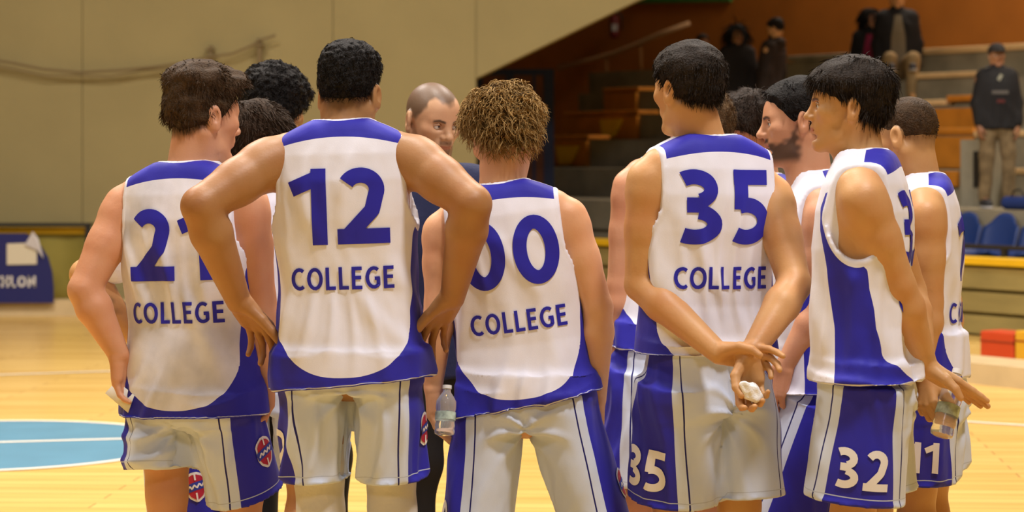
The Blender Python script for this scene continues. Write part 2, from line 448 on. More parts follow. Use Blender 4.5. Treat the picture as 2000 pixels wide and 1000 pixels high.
def make_hair(h, s, prims, st, parent, origin, seed):
    """cap grown from the skull plus thin strands"""
    line = HAIRLINES[st.get('line', 'normal')]
    top, side, fade = st.get('top', .02), st.get('side', .012), st.get('fade', .03)
    hv = st.get('voxel', .0035)
    lo, hi = bounds(prims[:3]); pad = top + .03
    G = Grid(lo - pad, hi + pad, hv).apply(prims[:3])
    X, Y, Z = G.pts(); x, y, z = h.loc(X, Y, Z); x, y, z = x / s, y / s, z / s
    zb = np.interp(y, HY_, line).astype(np.float32)
    if st.get('wavy_line', True): zb = zb + .004 * wob(x, y, z, 160, seed + 5)
    zs, zr = st.get('zt', (.02, .07)); T = side + (top - side) * smooth01((z - zs) / zr)
    if st.get('flat'): T = T + .009 * smooth01((np.sqrt(x * x + y * y) - .03) / .05) * smooth01((z - .05) / .05)
    if 'front' in st: T = T + st['front'] * smooth01((y - .03) / .06) * smooth01((z - .06) / .04)
    if 'back' in st: T = T + st['back'] * smooth01((-y - .03) / .06)
    g = (z - zb) / fade
    T = T * smooth01(g) - .012 * smooth01(-g * 2 + .05)
    T = T + st.get('clump', .004) * wob(x, y, z, st.get('cfreq', 90), seed) * smooth01(g)
    if st.get('clump2'): T = T + st['clump2'] * wob(x, y, z, st.get('cfreq', 90) * 2.3, seed + 1) * smooth01(g)
    G.F = (G.F - T * s).astype(np.float32)
    v, q = G.mesh()
    if len(v) == 0: return None
    m = hair_material(st['color'])
    ho = mesh_obj('hair', v, q, m, parent, True, origin)
    ns = st.get('strands', 1800)
    if ns:
        rng = np.random.default_rng(seed)
        tri = v[q]; fc = tri.mean(1)
        nm = np.cross(tri[:, 2] - tri[:, 0], tri[:, 3] - tri[:, 1]); nm /= np.linalg.norm(nm, axis=1)[:, None] + 1e-9
        out = ((fc - h.o) * nm).sum(1) > 0.01
        lx, ly, lz = h.locv(fc); lx, ly, lz = lx / s, ly / s, lz / s
        lb = np.interp(ly, HY_, line)
        ids = np.nonzero(out & (lz > lb + .012))[0]
        ids = rng.choice(ids, ns)
        p = fc[ids] - nm[ids] * .004; n0 = nm[ids]
        mode = st.get('mode', 'comb'); K = st.get('k', 4); Ln = st.get('len', .02) * rng.uniform(.6, 1.3, ns)
        if mode == 'comb':
            fl = st.get('flow', (0, -.4, -1)); fl = h.r * fl[0] + h.f * fl[1] + h.u * fl[2]
            cl = np.stack([wob(p[:, 0], p[:, 1], p[:, 2], 70, seed + i + 20) for i in range(3)], 1)
            dirs = n0 * st.get('lift', .45) + fl * .8 + .45 * cl + rng.normal(0, .12, (ns, 3))
            dirs -= n0 * np.minimum(0, (dirs * n0).sum(1) - .1)[:, None]
            dirs /= np.linalg.norm(dirs, axis=1)[:, None]
            pts = [p + dirs * (Ln * t)[:, None] - h.u * (Ln * .35 * t * t)[:, None] for t in np.linspace(0, 1, K)]
        else:
            t1 = np.cross(n0, h.u + rng.normal(0, .6, (ns, 3))); t1 /= np.linalg.norm(t1, axis=1)[:, None]
            t2 = np.cross(n0, t1); ph = rng.uniform(0, 6.28, ns); rr = st.get('crad', .008) * rng.uniform(.6, 1.3, ns)
            tw = rng.uniform(3.5, 7, ns) * st.get('turns', 1); pts = []
            for t in np.linspace(0, 1, K):
                a = ph + tw * t
                pts.append(p + n0 * (Ln * .55 * t)[:, None] - h.u * (Ln * .5 * t * t)[:, None]
                           + t1 * (rr * (np.cos(a) - np.cos(ph)))[:, None] + t2 * (rr * (np.sin(a) - np.sin(ph)))[:, None])
        pts = np.stack(pts, 1)
        wd = st.get('width', .0013)
        sd = np.cross(pts[:, -1] - pts[:, 0], rng.normal(0, 1, (ns, 3))); sd /= np.linalg.norm(sd, axis=1)[:, None] + 1e-9
        tp = (1 - .75 * np.linspace(0, 1, K) ** 2)[None, :, None]
        A = pts + sd[:, None, :] * wd * tp; B = pts - sd[:, None, :] * wd * tp
        vv = np.stack([A, B], 2).reshape(-1, 3)
        base = (np.arange(ns) * K * 2)[:, None] + (np.arange(K - 1) * 2)[None, :]
        base = base.ravel()
        fq = np.stack([base, base + 1, base + 3, base + 2], 1)
        m2 = hair_material(st.get('strand_color', st['color']))
        so = mesh_obj('strands', vv, fq, m2, ho, True, origin); so['kind'] = 'stuff'
    return ho

# ------------------------------------------------------------------ lettering (strokes, laid onto cloth by projection)
def arc(cx, cy, rx, ry, a0, a1, n=18):
    return [(cx + rx * math.cos(math.radians(a)), cy + ry * math.sin(math.radians(a))) for a in np.linspace(a0, a1, n)]
def glyph(ch, w):
    h = w / 2
    if ch == '0': return .62, [arc(.31, .5, .31 - h, .5 - h, 90, 462, 46)]
    if ch == 'O': return .80, [arc(.40, .5, .40 - h, .5 - h, 90, 462, 46)]
    if ch == '1': return .46, [[(.34, 0), (.34, 1)], [(.38, .90), (.0, .735)]]
    if ch == '2': return .62, [arc(.29, .71, .29 - h, .29 - h, 150, -22, 20) + [(.42, .44), (.12, h)], [(.0, h), (.62, h)]]
    if ch == '3': return .60, [arc(.24, .735, .31 - h, .265 - h, 128, -70, 22), arc(.24, .27, .36 - h, .27 - h, 78, -122, 24), [(.15, .525), (.34, .525)]]
    if ch == '5': return .58, [[(.06, 1 - h), (.54, 1 - h)], [(.06 + h, 1.0), (.045 + h, .47)], arc(.22, .315, .36 - h, .315 - h, 112, -125, 28)]
    if ch == 'C': return .66, [arc(.42, .5, .42 - h, .5 - h, 52, 308, 30)]
    if ch == 'G': return .74, [arc(.42, .5, .42 - h, .5 - h, 52, 318, 30) + [(.72 - h, .16), (.72 - h, .48)], [(.45, .46), (.72, .46)]]
    if ch == 'L': return .50, [[(h, 0), (h, 1)], [(0, h), (.50, h)]]
    if ch == 'E': return .52, [[(h, 0), (h, 1)], [(0, h), (.52, h)], [(0, .52), (.47, .52)], [(0, 1 - h), (.51, 1 - h)]]
    if ch == 'A': return .72, [[(h * .8, 0), (.36, 1 - h * .3)], [(.72 - h * .8, 0), (.36, 1 - h * .3)], [(.16, .30), (.56, .30)]]
    if ch == 'D': return .72, [[(h, 0), (h, 1)], [(h, h)] + arc(.26, .5, .46 - h, .5 - h, -90, 90, 20) + [(h, 1 - h)]]
    if ch == 'T': return .58, [[(.29, 0), (.29, 1)], [(0, 1 - h), (.58, 1 - h)]]
    if ch == 'H': return .70, [[(h, 0), (h, 1)], [(.70 - h, 0), (.70 - h, 1)], [(0, .5), (.70, .5)]]
    if ch == 'N': return .72, [[(h, 0), (h, 1)], [(.72 - h, 0), (.72 - h, 1)], [(h * .8, 1 - h * .4), (.72 - h * .8, h * .4)]]
    return .3, []

def stroke_strip(pts, w, step, across=4):
    P = np.array(pts, float); seg = np.linalg.norm(np.diff(P, axis=0), axis=1); L = np.concatenate([[0], np.cumsum(seg)])
    n = max(2, int(L[-1] / step) + 1); t = np.linspace(0, L[-1], n)
    Q = np.stack([np.interp(t, L, P[:, 0]), np.interp(t, L, P[:, 1])], 1)
    T = np.gradient(Q, axis=0); T /= np.linalg.norm(T, axis=1)[:, None] + 1e-9
    N = np.stack([-T[:, 1], T[:, 0]], 1)
    rows = [Q + N * w * (k / across - .5) for k in range(across + 1)]
    V2 = np.stack(rows, 1).reshape(-1, 2); m = across + 1
    f = [(i * m + k, i * m + k + 1, (i + 1) * m + k + 1, (i + 1) * m + k) for i in range(n - 1) for k in range(across)]
    return V2, f

def text2d(txt, height, wfrac, gap, xs=1.0, step=.006):
    """centred 2-D meshes of a word; returns verts (n,2), faces"""
    vs, fs, x = [], [], 0; cnt = 0
    for ch in txt:
        adv, strokes = glyph(ch, wfrac)
        for st in strokes:
            v, f = stroke_strip([(p[0] * xs, p[1]) for p in st], wfrac, step / height)
            v = v + np.array([x, 0]); vs.append(v); fs += [tuple(i + cnt for i in q) for q in f]; cnt += len(v)
        x += adv * xs + gap
    W = x - gap; v = np.concatenate(vs); v[:, 0] -= W / 2
    return v * height, fs

def project(v2, faces, bvh, origin_fn, direction, lift):
    """lay a flat design onto a surface: keeps faces whose corners all hit"""
    P = np.zeros((len(v2), 3)); ok = np.zeros(len(v2), bool); d = Vector(direction)
    for i, (a, b) in enumerate(v2):
        hit = bvh.ray_cast(Vector(origin_fn(a, b)), d, 1.2)
        if hit[0] is not None:
            P[i] = np.array(hit[0]) - direction * lift; ok[i] = True
    fs = [f for f in faces if all(ok[k] for k in f)]
    use = sorted({k for f in fs for k in f}); mp = {k: i for i, k in enumerate(use)}
    return P[use], [tuple(mp[k] for k in f) for f in fs]

def poly_fill(pts, step):
    """grid fill of a convex-ish outline given as half-widths: pts = [(y, halfwidth)]"""
    ys = np.array([p[0] for p in pts]); hw = np.array([p[1] for p in pts])
    n = max(3, int((ys[-1] - ys[0]) / step)); m = 7; vs = []
    for y in np.linspace(ys[0], ys[-1], n):
        wv = np.interp(y, ys, hw)
        for k in range(m): vs.append((wv * (2 * k / (m - 1) - 1), y))
    fs = [(i * m + k, i * m + k + 1, (i + 1) * m + k + 1, (i + 1) * m + k) for i in range(n - 1) for k in range(m - 1)]
    return np.array(vs), fs

M_BLUE = mat('kit_blue_print', BLUE, .55, spec=.25); M_WHITEPRINT = mat('kit_white_print', (.78, .76, .76), .55, spec=.25)
M_RED = mat('crest_red', (.45, .02, .05), .5); M_CRESTBLUE = mat('crest_blue', (.03, .05, .38), .5)
M_EYE = mat('eye_white', (.62, .58, .54), .2, spec=.5); M_IRIS = mat('iris', (.02, .012, .008), .15, spec=.6)
M_SHOE = mat('shoe_cloth', (.55, .55, .57), .6, noise=.1); M_SHOED = mat('shoe_dark', (.03, .03, .035), .6)
M_SOCK = mat('sock_white', (.72, .70, .70), .9, bump=.3, bscale=200)
M_SLEEVE = mat('leg_sleeve_white', (.62, .60, .57), .75, noise=.04, bump=.3, bscale=40)

# ------------------------------------------------------------------ a whole person
def person(sp):
    seed = sp['seed']; rnd = random.Random(seed); sc = sp.get('sc', 1.0); D = sp['D']
    hv = sp.get('voxel', .008); fine = sp.get('fine', .0034)
    neck = at(*sp['neck'], D); pel = at(*sp['pelvis'], D + sp.get('pelvis_dd', 0)); yaw = math.radians(sp['yaw'])
    TF = frame_from(neck, pel, yaw)
    pyaw = math.radians(sp.get('pyaw', sp['yaw']))
    pf = V(math.sin(pyaw), math.cos(pyaw), 0); pr = V(math.cos(pyaw), -math.sin(pyaw), 0)
    PF = Frame(pel, pr, pf, V(0, 0, 1))
    hd = sp['head']; hs = hd.get('s', 1.0)
    hyaw, hp, hr = math.radians(hd['yaw']), math.radians(hd.get('pitch', 0)), math.radians(hd.get('roll', 0))
    tmp = head_frame(V(0, 0, 0), hyaw, hp, hr)
    hair = hd.get('hair')
    topoff = (.119 + (hair.get('top', .02) * .9 if hair else .0)) * hs
    HC = at(*hd['top'], D + hd.get('dd', 0)) - V(0, 0, 1) * topoff * max(.86, math.cos(hp))
    H = head_frame(HC, hyaw, hp, hr)
    neck_to = TF.w(0, .004 * sc, -.045 * sc)
    HP = head_prims(H, hs, neck_to, hd.get('face'))
    am = sp.get('arm', 1.08) * sc
    body = [loft(TF, sc, inset=.018, zlo=-.50), rc(TF.w(0, 0, -.42 * sc), PF.w(0, 0, .02), .098 * sc, .100 * sc, .03), ell(PF, (0, 0, -.02 * sc), (.150 * sc, .100 * sc, .11 * sc), .03)]
    nk = [p for p in HP]
    arms, hands, hand_boxes = [], [], []
    AJ = {}
    for side, key in ((-1, 'L'), (1, 'R')):
        a = sp.get(key)
        if a is None:
            sh = TF.w(side * .178 * sc, 0, -.084 * sc)
            a = dict(elbow=None)
            el = sh + V(0, 0, -.29 * sc) + TF.r * side * .03 ; wr = el + V(0, 0, -.25 * sc) + TF.f * .05
        else:
            so = a.get('sh', (0, 0, 0))
            sh = TF.w(side * (.178 + so[0]) * sc, so[1] * sc, (-.084 + so[2]) * sc)
            el = at(a['el'][0], a['el'][1], D + a['el'][2]); wr = at(a['wr'][0], a['wr'][1], D + a['wr'][2])
        AJ[side] = (sh, el, wr)
        arms += [rc(sh - TF.r * side * .035 * sc, sh + (el - sh) * .20, .054 * am, .056 * am, .03),
                 rc(sh + (el - sh) * .1, sh + (el - sh) * .55, .056 * am, .051 * am, .012),
                 rc(sh + (el - sh) * .5, el, .052 * am, .0415 * am, .012),
                 rc(el, el + (wr - el) * .28, .042 * am, .046 * am, .012),
                 rc(el + (wr - el) * .28, wr, .046 * am, .0275 * am, .012)]
        if sp.get('hands', True):
            hd_ = a.get('hand') if a else None
            if hd_ is None: hd_ = dict(d=nrm(wr - el), th=TF.f * .9 + TF.r * -side * .4)
            P = hand(wr, V(*hd_['d']), V(*hd_['th']), side, hd_.get('curl', .42), hd_.get('tc', .3), sp.get('hs', 1.0) * hd_.get('s', 1.0), hd_.get('spread', .1), hd_.get('curls'))
            hands += P
            lo, hi = bounds(P); hand_boxes.append((lo - .012, hi + .012))
    # legs
    legs = []; LJ = {}
    gz = .075
    for side, key in ((-1, 'LL'), (1, 'RL')):
        hip = PF.w(side * .092 * sc, 0, -.03 * sc)
        a = sp.get(key)
        if a is None:
            kn = V(hip[0], hip[1], .50) + pr * side * .02 + pf * .03; ft = V(hip[0], hip[1], gz) + pr * side * .035 - pf * .01
        else:
            kn = at(a['kn'][0], 0, D + a['kn'][1]); kn[2] = a.get('kz', .50); ft = at(a['ft'][0], 0, D + a['ft'][1]); ft[2] = gz
            if 'fz' in a: ft[2] = a['fz']
        if 'ground' in sp: kn[2] += sp['ground'] * (a is None); ft[2] += sp['ground']
        LJ[side] = (hip, kn, ft)
        legs += [rc(hip, hip + (kn - hip) * .5, .076 * sc, .073 * sc, .012), rc(hip + (kn - hip) * .5, kn, .073 * sc, .055 * sc, .012),
                 rc(kn, kn + (ft - kn) * .3, .054 * sc, .057 * sc, .03), rc(kn + (ft - kn) * .3, ft, .057 * sc, .038 * sc, .03),
                 rc(ft, ft + pf * .13 - V(0, 0, .03), .036, .032, .03)]
    base = V(pel[0], pel[1], sp.get('ground', 0.0))
    prims = body + arms + legs + hands
    # coarse body, fine head and hands
    allp = prims + nk
    lo, hi = bounds(allp)
    boxes = []
    hlo, hhi = bounds(HP[:-4]); hlo = hlo - .015; hhi = hhi + .015
    hlo[2] = min(hlo[2], HC[2] - .15)
    boxes.append((hlo, hhi)); boxes += hand_boxes
    V_, Q_ = Grid(lo - .02, hi + .02, hv).apply(allp).mesh()
    fc = V_[Q_].mean(1)
    keep = np.ones(len(Q_), bool)
    for bl, bh in boxes:
        keep &= ~(((fc > bl + .010) & (fc < bh - .010)).all(1))
    parts = [(V_, Q_[keep])]
    for bl, bh in boxes:
        parts.append(Grid(bl, bh, fine).apply(allp).mesh())
    vs_, fs_, n = [], [], 0
    for v, q in parts:
        vs_.append(v); fs_.append(q + n); n += len(v)
    BV, BQ = np.concatenate(vs_), np.concatenate(fs_)
    # colour fields of the head
    x, y, z = H.locv(BV); x, y, z = x / hs, y / hs, z / hs
    near = (np.abs(x) < .12) & (np.abs(y) < .15) & (z > -.14) & (z < .16)
    st = np.zeros(len(BV))
    if hair:
        zb = np.interp(y, HY_, HAIRLINES[hair.get('scalp', 'normal')])
        if hair.get('recede'): zb = zb + hair['recede'] * smooth01((np.abs(x) - .018) / .02) * smooth01((y - .02) / .03) * smooth01((.062 - np.abs(x)) / .01) - .008 * smooth01((.02 - np.abs(x)) / .02) * (y > .04)
        zb = zb + .004 * wob(x, y, z, 240, seed + 32)
        st = np.maximum(st, near * smooth01((z - zb) / hair.get('soft', .03) + .2) * hair.get('scalp_amt', .85) * ((np.abs(x) < .079) | (z > .03)))
    if hd.get('beard'):
        zc = np.interp(y, [-.01, .0, .03, .06, .09], [.02, .005, -.034, -.048, -.044]); nz_ = .006 * wob(x, y, z, 220, seed + 31)
        jl = smooth01((zc - z + nz_) / .022) * smooth01((y + .012 + nz_) / .03) * smooth01((z + .128) / .03)
        mo = ((np.abs(x) < .024) & (np.abs(z + .0625) < .007) & (y > .08))
        st = np.maximum(st, near * jl * hd['beard'] * (1 - mo * .9))
        st = np.maximum(st, near * smooth01((.028 - np.abs(x)) / .008) * smooth01((.009 - np.abs(z + .047)) / .005) * (y > .07) * hd['beard'])
    brow = smooth01((.0055 - np.abs(z - .023 + .25 * np.abs(np.abs(x) - .032) )) / .003) * smooth01((.021 - np.abs(np.abs(x) - .031)) / .006) * (y > .05)
    st = np.maximum(st, near * brow * .85)
    lips = near * smooth01((.0085 - np.abs(z + .0628)) / .004) * smooth01((.024 - np.abs(x)) / .006) * (y > .075)
    tone = sp.get('skin', (.56, .33, .20)); hc = hair['color'] if hair else hd.get('haircolor', (.03, .02, .012))
    if sp.get('tattoo'):
        sh, el, wr = AJ[sp['tattoo']]
        d = wr - el; t = ((BV - el) @ d) / (d @ d); rr = np.linalg.norm(BV - el - t[:, None] * d, axis=1)
        st = np.maximum(st, ((t > .0) & (t < .75) & (rr < .06)) * smooth01(wob(BV[:, 0], BV[:, 1], BV[:, 2], 130, 77) * 1.5) * .6)
    root = mesh_obj('person', BV, BQ, skin_material(tone, hc), None, True, base, {'stubble': st, 'lips': lips})
    tag(root, sp['label'], 'person', sp.get('group'))
    if hair and not hair.get('none'):
        make_hair(H, hs, HP, hair, root, base, seed)
    if hd.get('eyes', True):
        for sx in (-1, 1):
            c = H.w(sx * .031 * hs, .0735 * hs, .003 * hs)
            g = Frame(c, H.r, H.f, H.u)
            v, q = solid([ell(g, (0, 0, 0), (.0122 * hs,) * 3, 0)], .0022, .008)
            e = mesh_obj('eye', v, q, M_EYE, root, True, base)
            look = nrm(H.f + V(*hd.get('look', (0, 0, 0)))); g2 = Frame(c + look * .0092 * hs, H.r, H.f, H.u)
            v, q = solid([ell(g2, (0, 0, 0), (.0056 * hs, .0042 * hs, .0056 * hs), 0)], .0014, .005)
            mesh_obj('iris', v, q, M_IRIS, e, True, base)
            # upper lid
            v, q = solid([frc(g, (-.013 * hs, .006 * hs, .0035 * hs), (0, .0115 * hs, .0075 * hs), .0032 * hs, .0036 * hs, .004),
                          frc(g, (.013 * hs, .006 * hs, .0035 * hs), (0, .0115 * hs, .0075 * hs), .0032 * hs, .0036 * hs, .004)], .0018, .006)
            mesh_obj('eyelid', v, q, skin_material(tone, hc), e, True, base, {'stubble': np.full(len(v), .25), 'lips': np.zeros(len(v))})
    ctx = dict(root=root, base=base, TF=TF, PF=PF, H=H, AJ=AJ, LJ=LJ, sc=sc, seed=seed)
    # shoes and socks
    if sp.get('shoes', True):
        for side in (-1, 1):
            hip, kn, ft = LJ[side]
            S = Frame(V(ft[0], ft[1], base[2]), pr, pf, V(0, 0, 1))
            P = [ell(S, (0, .10, .045), (.047, .10, .045), .03), ell(S, (0, -.01, .06), (.042, .075, .06), .03), frc(S, (0, -.01, .07), (0, -.015, .12), .045, .043, .02)]
            P.append(('-', S.w(-.2, -.3, -.2) - .3, S.w(.2, .3, 0) + .3, lambda X, Y, Z, g=base[2]: (Z - g - .003) + 0 * X + 0 * Y, 0))
            v, q = solid(P, .009)
            sh = mesh_obj('shoe', v, q, sp.get('shoe_mat', M_SHOE), root, True, base)
            v, q = solid([ell(S, (0, .075, .012), (.052, .14, .014), .0)], .008)
            v[:, 2] = np.maximum(v[:, 2], base[2])
            mesh_obj('sole', v, q, M_SHOED if sp.get('shoe_mat', M_SHOE) is M_SHOE else M_SHOE, sh, True, base)
    wl_ = sp.get('wear', [])
    ctx['hem'] = next((fn.hem for fn in wl_ if hasattr(fn, 'hem')), None)
    for fn in sorted(wl_, key=lambda f: hasattr(f, 'hem')):      # shorts first, the jersey hangs over them
        fn(ctx)
    return ctx

# ------------------------------------------------------------------ clothes
def displace(v, q, amt):
    tri = v[q]; nm = np.cross(tri[:, 2] - tri[:, 0], tri[:, 3] - tri[:, 1])
    vn = np.zeros_like(v)
    for k in range(4): np.add.at(vn, q[:, k], nm)
    vn /= np.linalg.norm(vn, axis=1)[:, None] + 1e-12
    return v + vn * amt[:, None]

def ridge(t):
    return (0.5 + 0.5 * np.sin(t)) ** 2.2

def cloth_folds(x, y, z, seed, amp, fx=34.0):
    """drape: long near-vertical folds, wandering sideways, plus softer rumples"""
    r = random.Random(seed)
    th = np.arctan2(x, -y + 1e-6) * .19
    wv = .9 * np.sin(z * 6 + r.uniform(0, 6)) + .6 * np.sin(z * 11 + th * 9 + r.uniform(0, 6)) + .8 * wob(x, y, z, 7, seed + 3)
    a = ridge(th * fx * 1.3 + wv * 1.7 + r.uniform(0, 6)); b = ridge(th * fx * 2.6 - z * 8 + wv * 2.2 + r.uniform(0, 6))
    c = ridge(th * fx * .9 + z * 16 + wv * 1.5 + r.uniform(0, 6))
    ma = .25 + .75 * smooth01(wob(x, y, z, 9, seed + 9) * .9 + .5); mb = smooth01(wob(x, y, z, 14, seed + 4) * 1.1 + .4); mc = smooth01(wob(x, y, z, 10, seed + 14) * 1.1 + .2)
    return 2.5 * amp * (a * ma + .6 * b * mb + .7 * c * mc + .35 * wob(x, y, z, 24, seed + 8) - .6)

def jersey(num, scale=1.0, hem=-.70, wide=1.0, deep=1.0, word='COLLEGE', hemtilt=0.0, hemcurve=0.0, collar='white', numz=-.117, front_letter=None, soil=0.0, foldamp=.006, worn=1.0, numh=.202, xoff=0.0, dhem=None):
    def wear(c):
        TF, sc, base = c['TF'], c['sc'] * scale, c['base']
        def hemf(x, y): return hem + hemtilt * x + hemcurve * x * x
        P = [loft(TF, sc, 0, hem - .05, wide, deep, hemf)]
        h = .0062
        lo, hi = P[0][1], P[0][2]
        G = Grid(lo - .01, hi + .01, h)
        over = [(o_, l_, h_, (lambda X, Y, Z, f_=f_: f_(X, Y, Z) - .011), .03) for o_, l_, h_, f_, k_ in c.get('sprims', [])]
        G.apply(P + over)
        X, Y, Z = G.pts(); x, y, z = TF.loc(X, Y, Z)
        G.F = np.maximum(G.F, hemf(x / sc, y / sc) * sc - z).astype(np.float32)
        X, Y, Z = G.pts(); x, y, z = TF.loc(X, Y, Z); x, y, z = x / sc, y / sc, z / sc
        def hole(x, y, z):
            e = (np.sqrt(((y - .004) / .088) ** 2 + ((z + .125) / .150) ** 2) - 1) * .088
            return np.maximum(e, (.163 * worn - np.abs(x)))
        def neckh(x, y, z):
            e = (np.sqrt((x / .079) ** 2 + ((y - .022) / .073) ** 2) - 1) * .073
            zc = np.interp(y, [-.08, -.03, .03, .09, .12], [-.020, -.020, -.034, -.085, -.10])
            return np.maximum(e, zc - z)
        F_ = np.maximum(G.F, -hole(x, y, z) * sc); F_ = np.maximum(F_, -neckh(x, y, z) * sc)
        G.F = F_.astype(np.float32)
        v, q = G.mesh()
        x, y, z = TF.locv(v); x, y, z = x / sc, y / sc, z / sc
        hol, nek = hole(x, y, z), neckh(x, y, z)
        env = smooth01((-.02 - z) / .15) * (.45 + .55 * smooth01((-.25 - z) / .3)) * smooth01(hol / .03) * smooth01((z - hemf(x, y)) / .012 + .35)
        v = displace(v, q, cloth_folds(x, y, z, c['seed'], foldamp * sc, 30) * env + .002 * (smooth01((.011 - hol) / .004) + smooth01((.012 - nek) / .004)))
        # design fields
        ax = np.abs(x)
        yoke = np.minimum(z - (-.034 - .9 * x * x), -y - .010 + 0 * z)
        xb = np.interp(z, [-.72, -.60, -.50, -.40, -.30, -.24, -.20], [.178, .178, .176, .180, .188, .200, .300])
        arcz = (dhem if dhem is not None else hem) + .026 + .17 * (1 - np.clip(1 - np.abs(x / .181) ** 2.4, 0, 1) ** (1 / 2.4))
        back = np.maximum(ax - xb, arcz - z)
        yf = np.interp(z, [-.75, -.60, -.45, -.30, -.20, -.14, -.10, -.07], [.065, .062, .066, .085, .106, .106, .09, -.1])
        front = np.minimum(yf - y, ax - .06)
        blue = np.maximum(np.where(y < -.0, back, front), yoke)
        trim = np.maximum(.0105 - hol, .013 - nek)
        stitch = z - hemf(x, y) - .004
        o = mesh_obj('jersey', v, q, kit_material('jersey_cloth_soiled' if soil else 'jersey_cloth', soil=soil), c['root'], True, base,
                     {'blue': blue, 'trim': trim, 'stitch': stitch, 'line': np.full(len(v), 1.0)})
        o['label'] = 'white and blue sleeveless jersey'
        bvh = BVHTree.FromPolygons(v.tolist(), q.tolist())
        def put(txt, hh, wf, gap, z0, xs, xo, m, name, face=-1):
            v2, f2 = text2d(txt, hh * sc, wf, gap, xs)
            fn = lambda a, b: TF.w(xo * sc - face * a, face * .6, z0 * sc + b)
            pv, pf = project(v2, f2, bvh, fn, TF.f * -face, .0028)
            if pf: mesh_obj(name, pv, pf, m, o, True, base)
        if num: put(num, numh, .20, .10, numz - numh, 1.10, xoff, M_BLUE, 'number')
        if word: put(word, .060, .160, .15, numz - .322, .86, xoff, M_BLUE, 'lettering')
        if front_letter: put(front_letter, .07, .19, .14, -.42, .9, 0, M_BLUE, 'lettering', 1)
        c['jersey'] = o
    wear.hem = hem * scale
    return wear

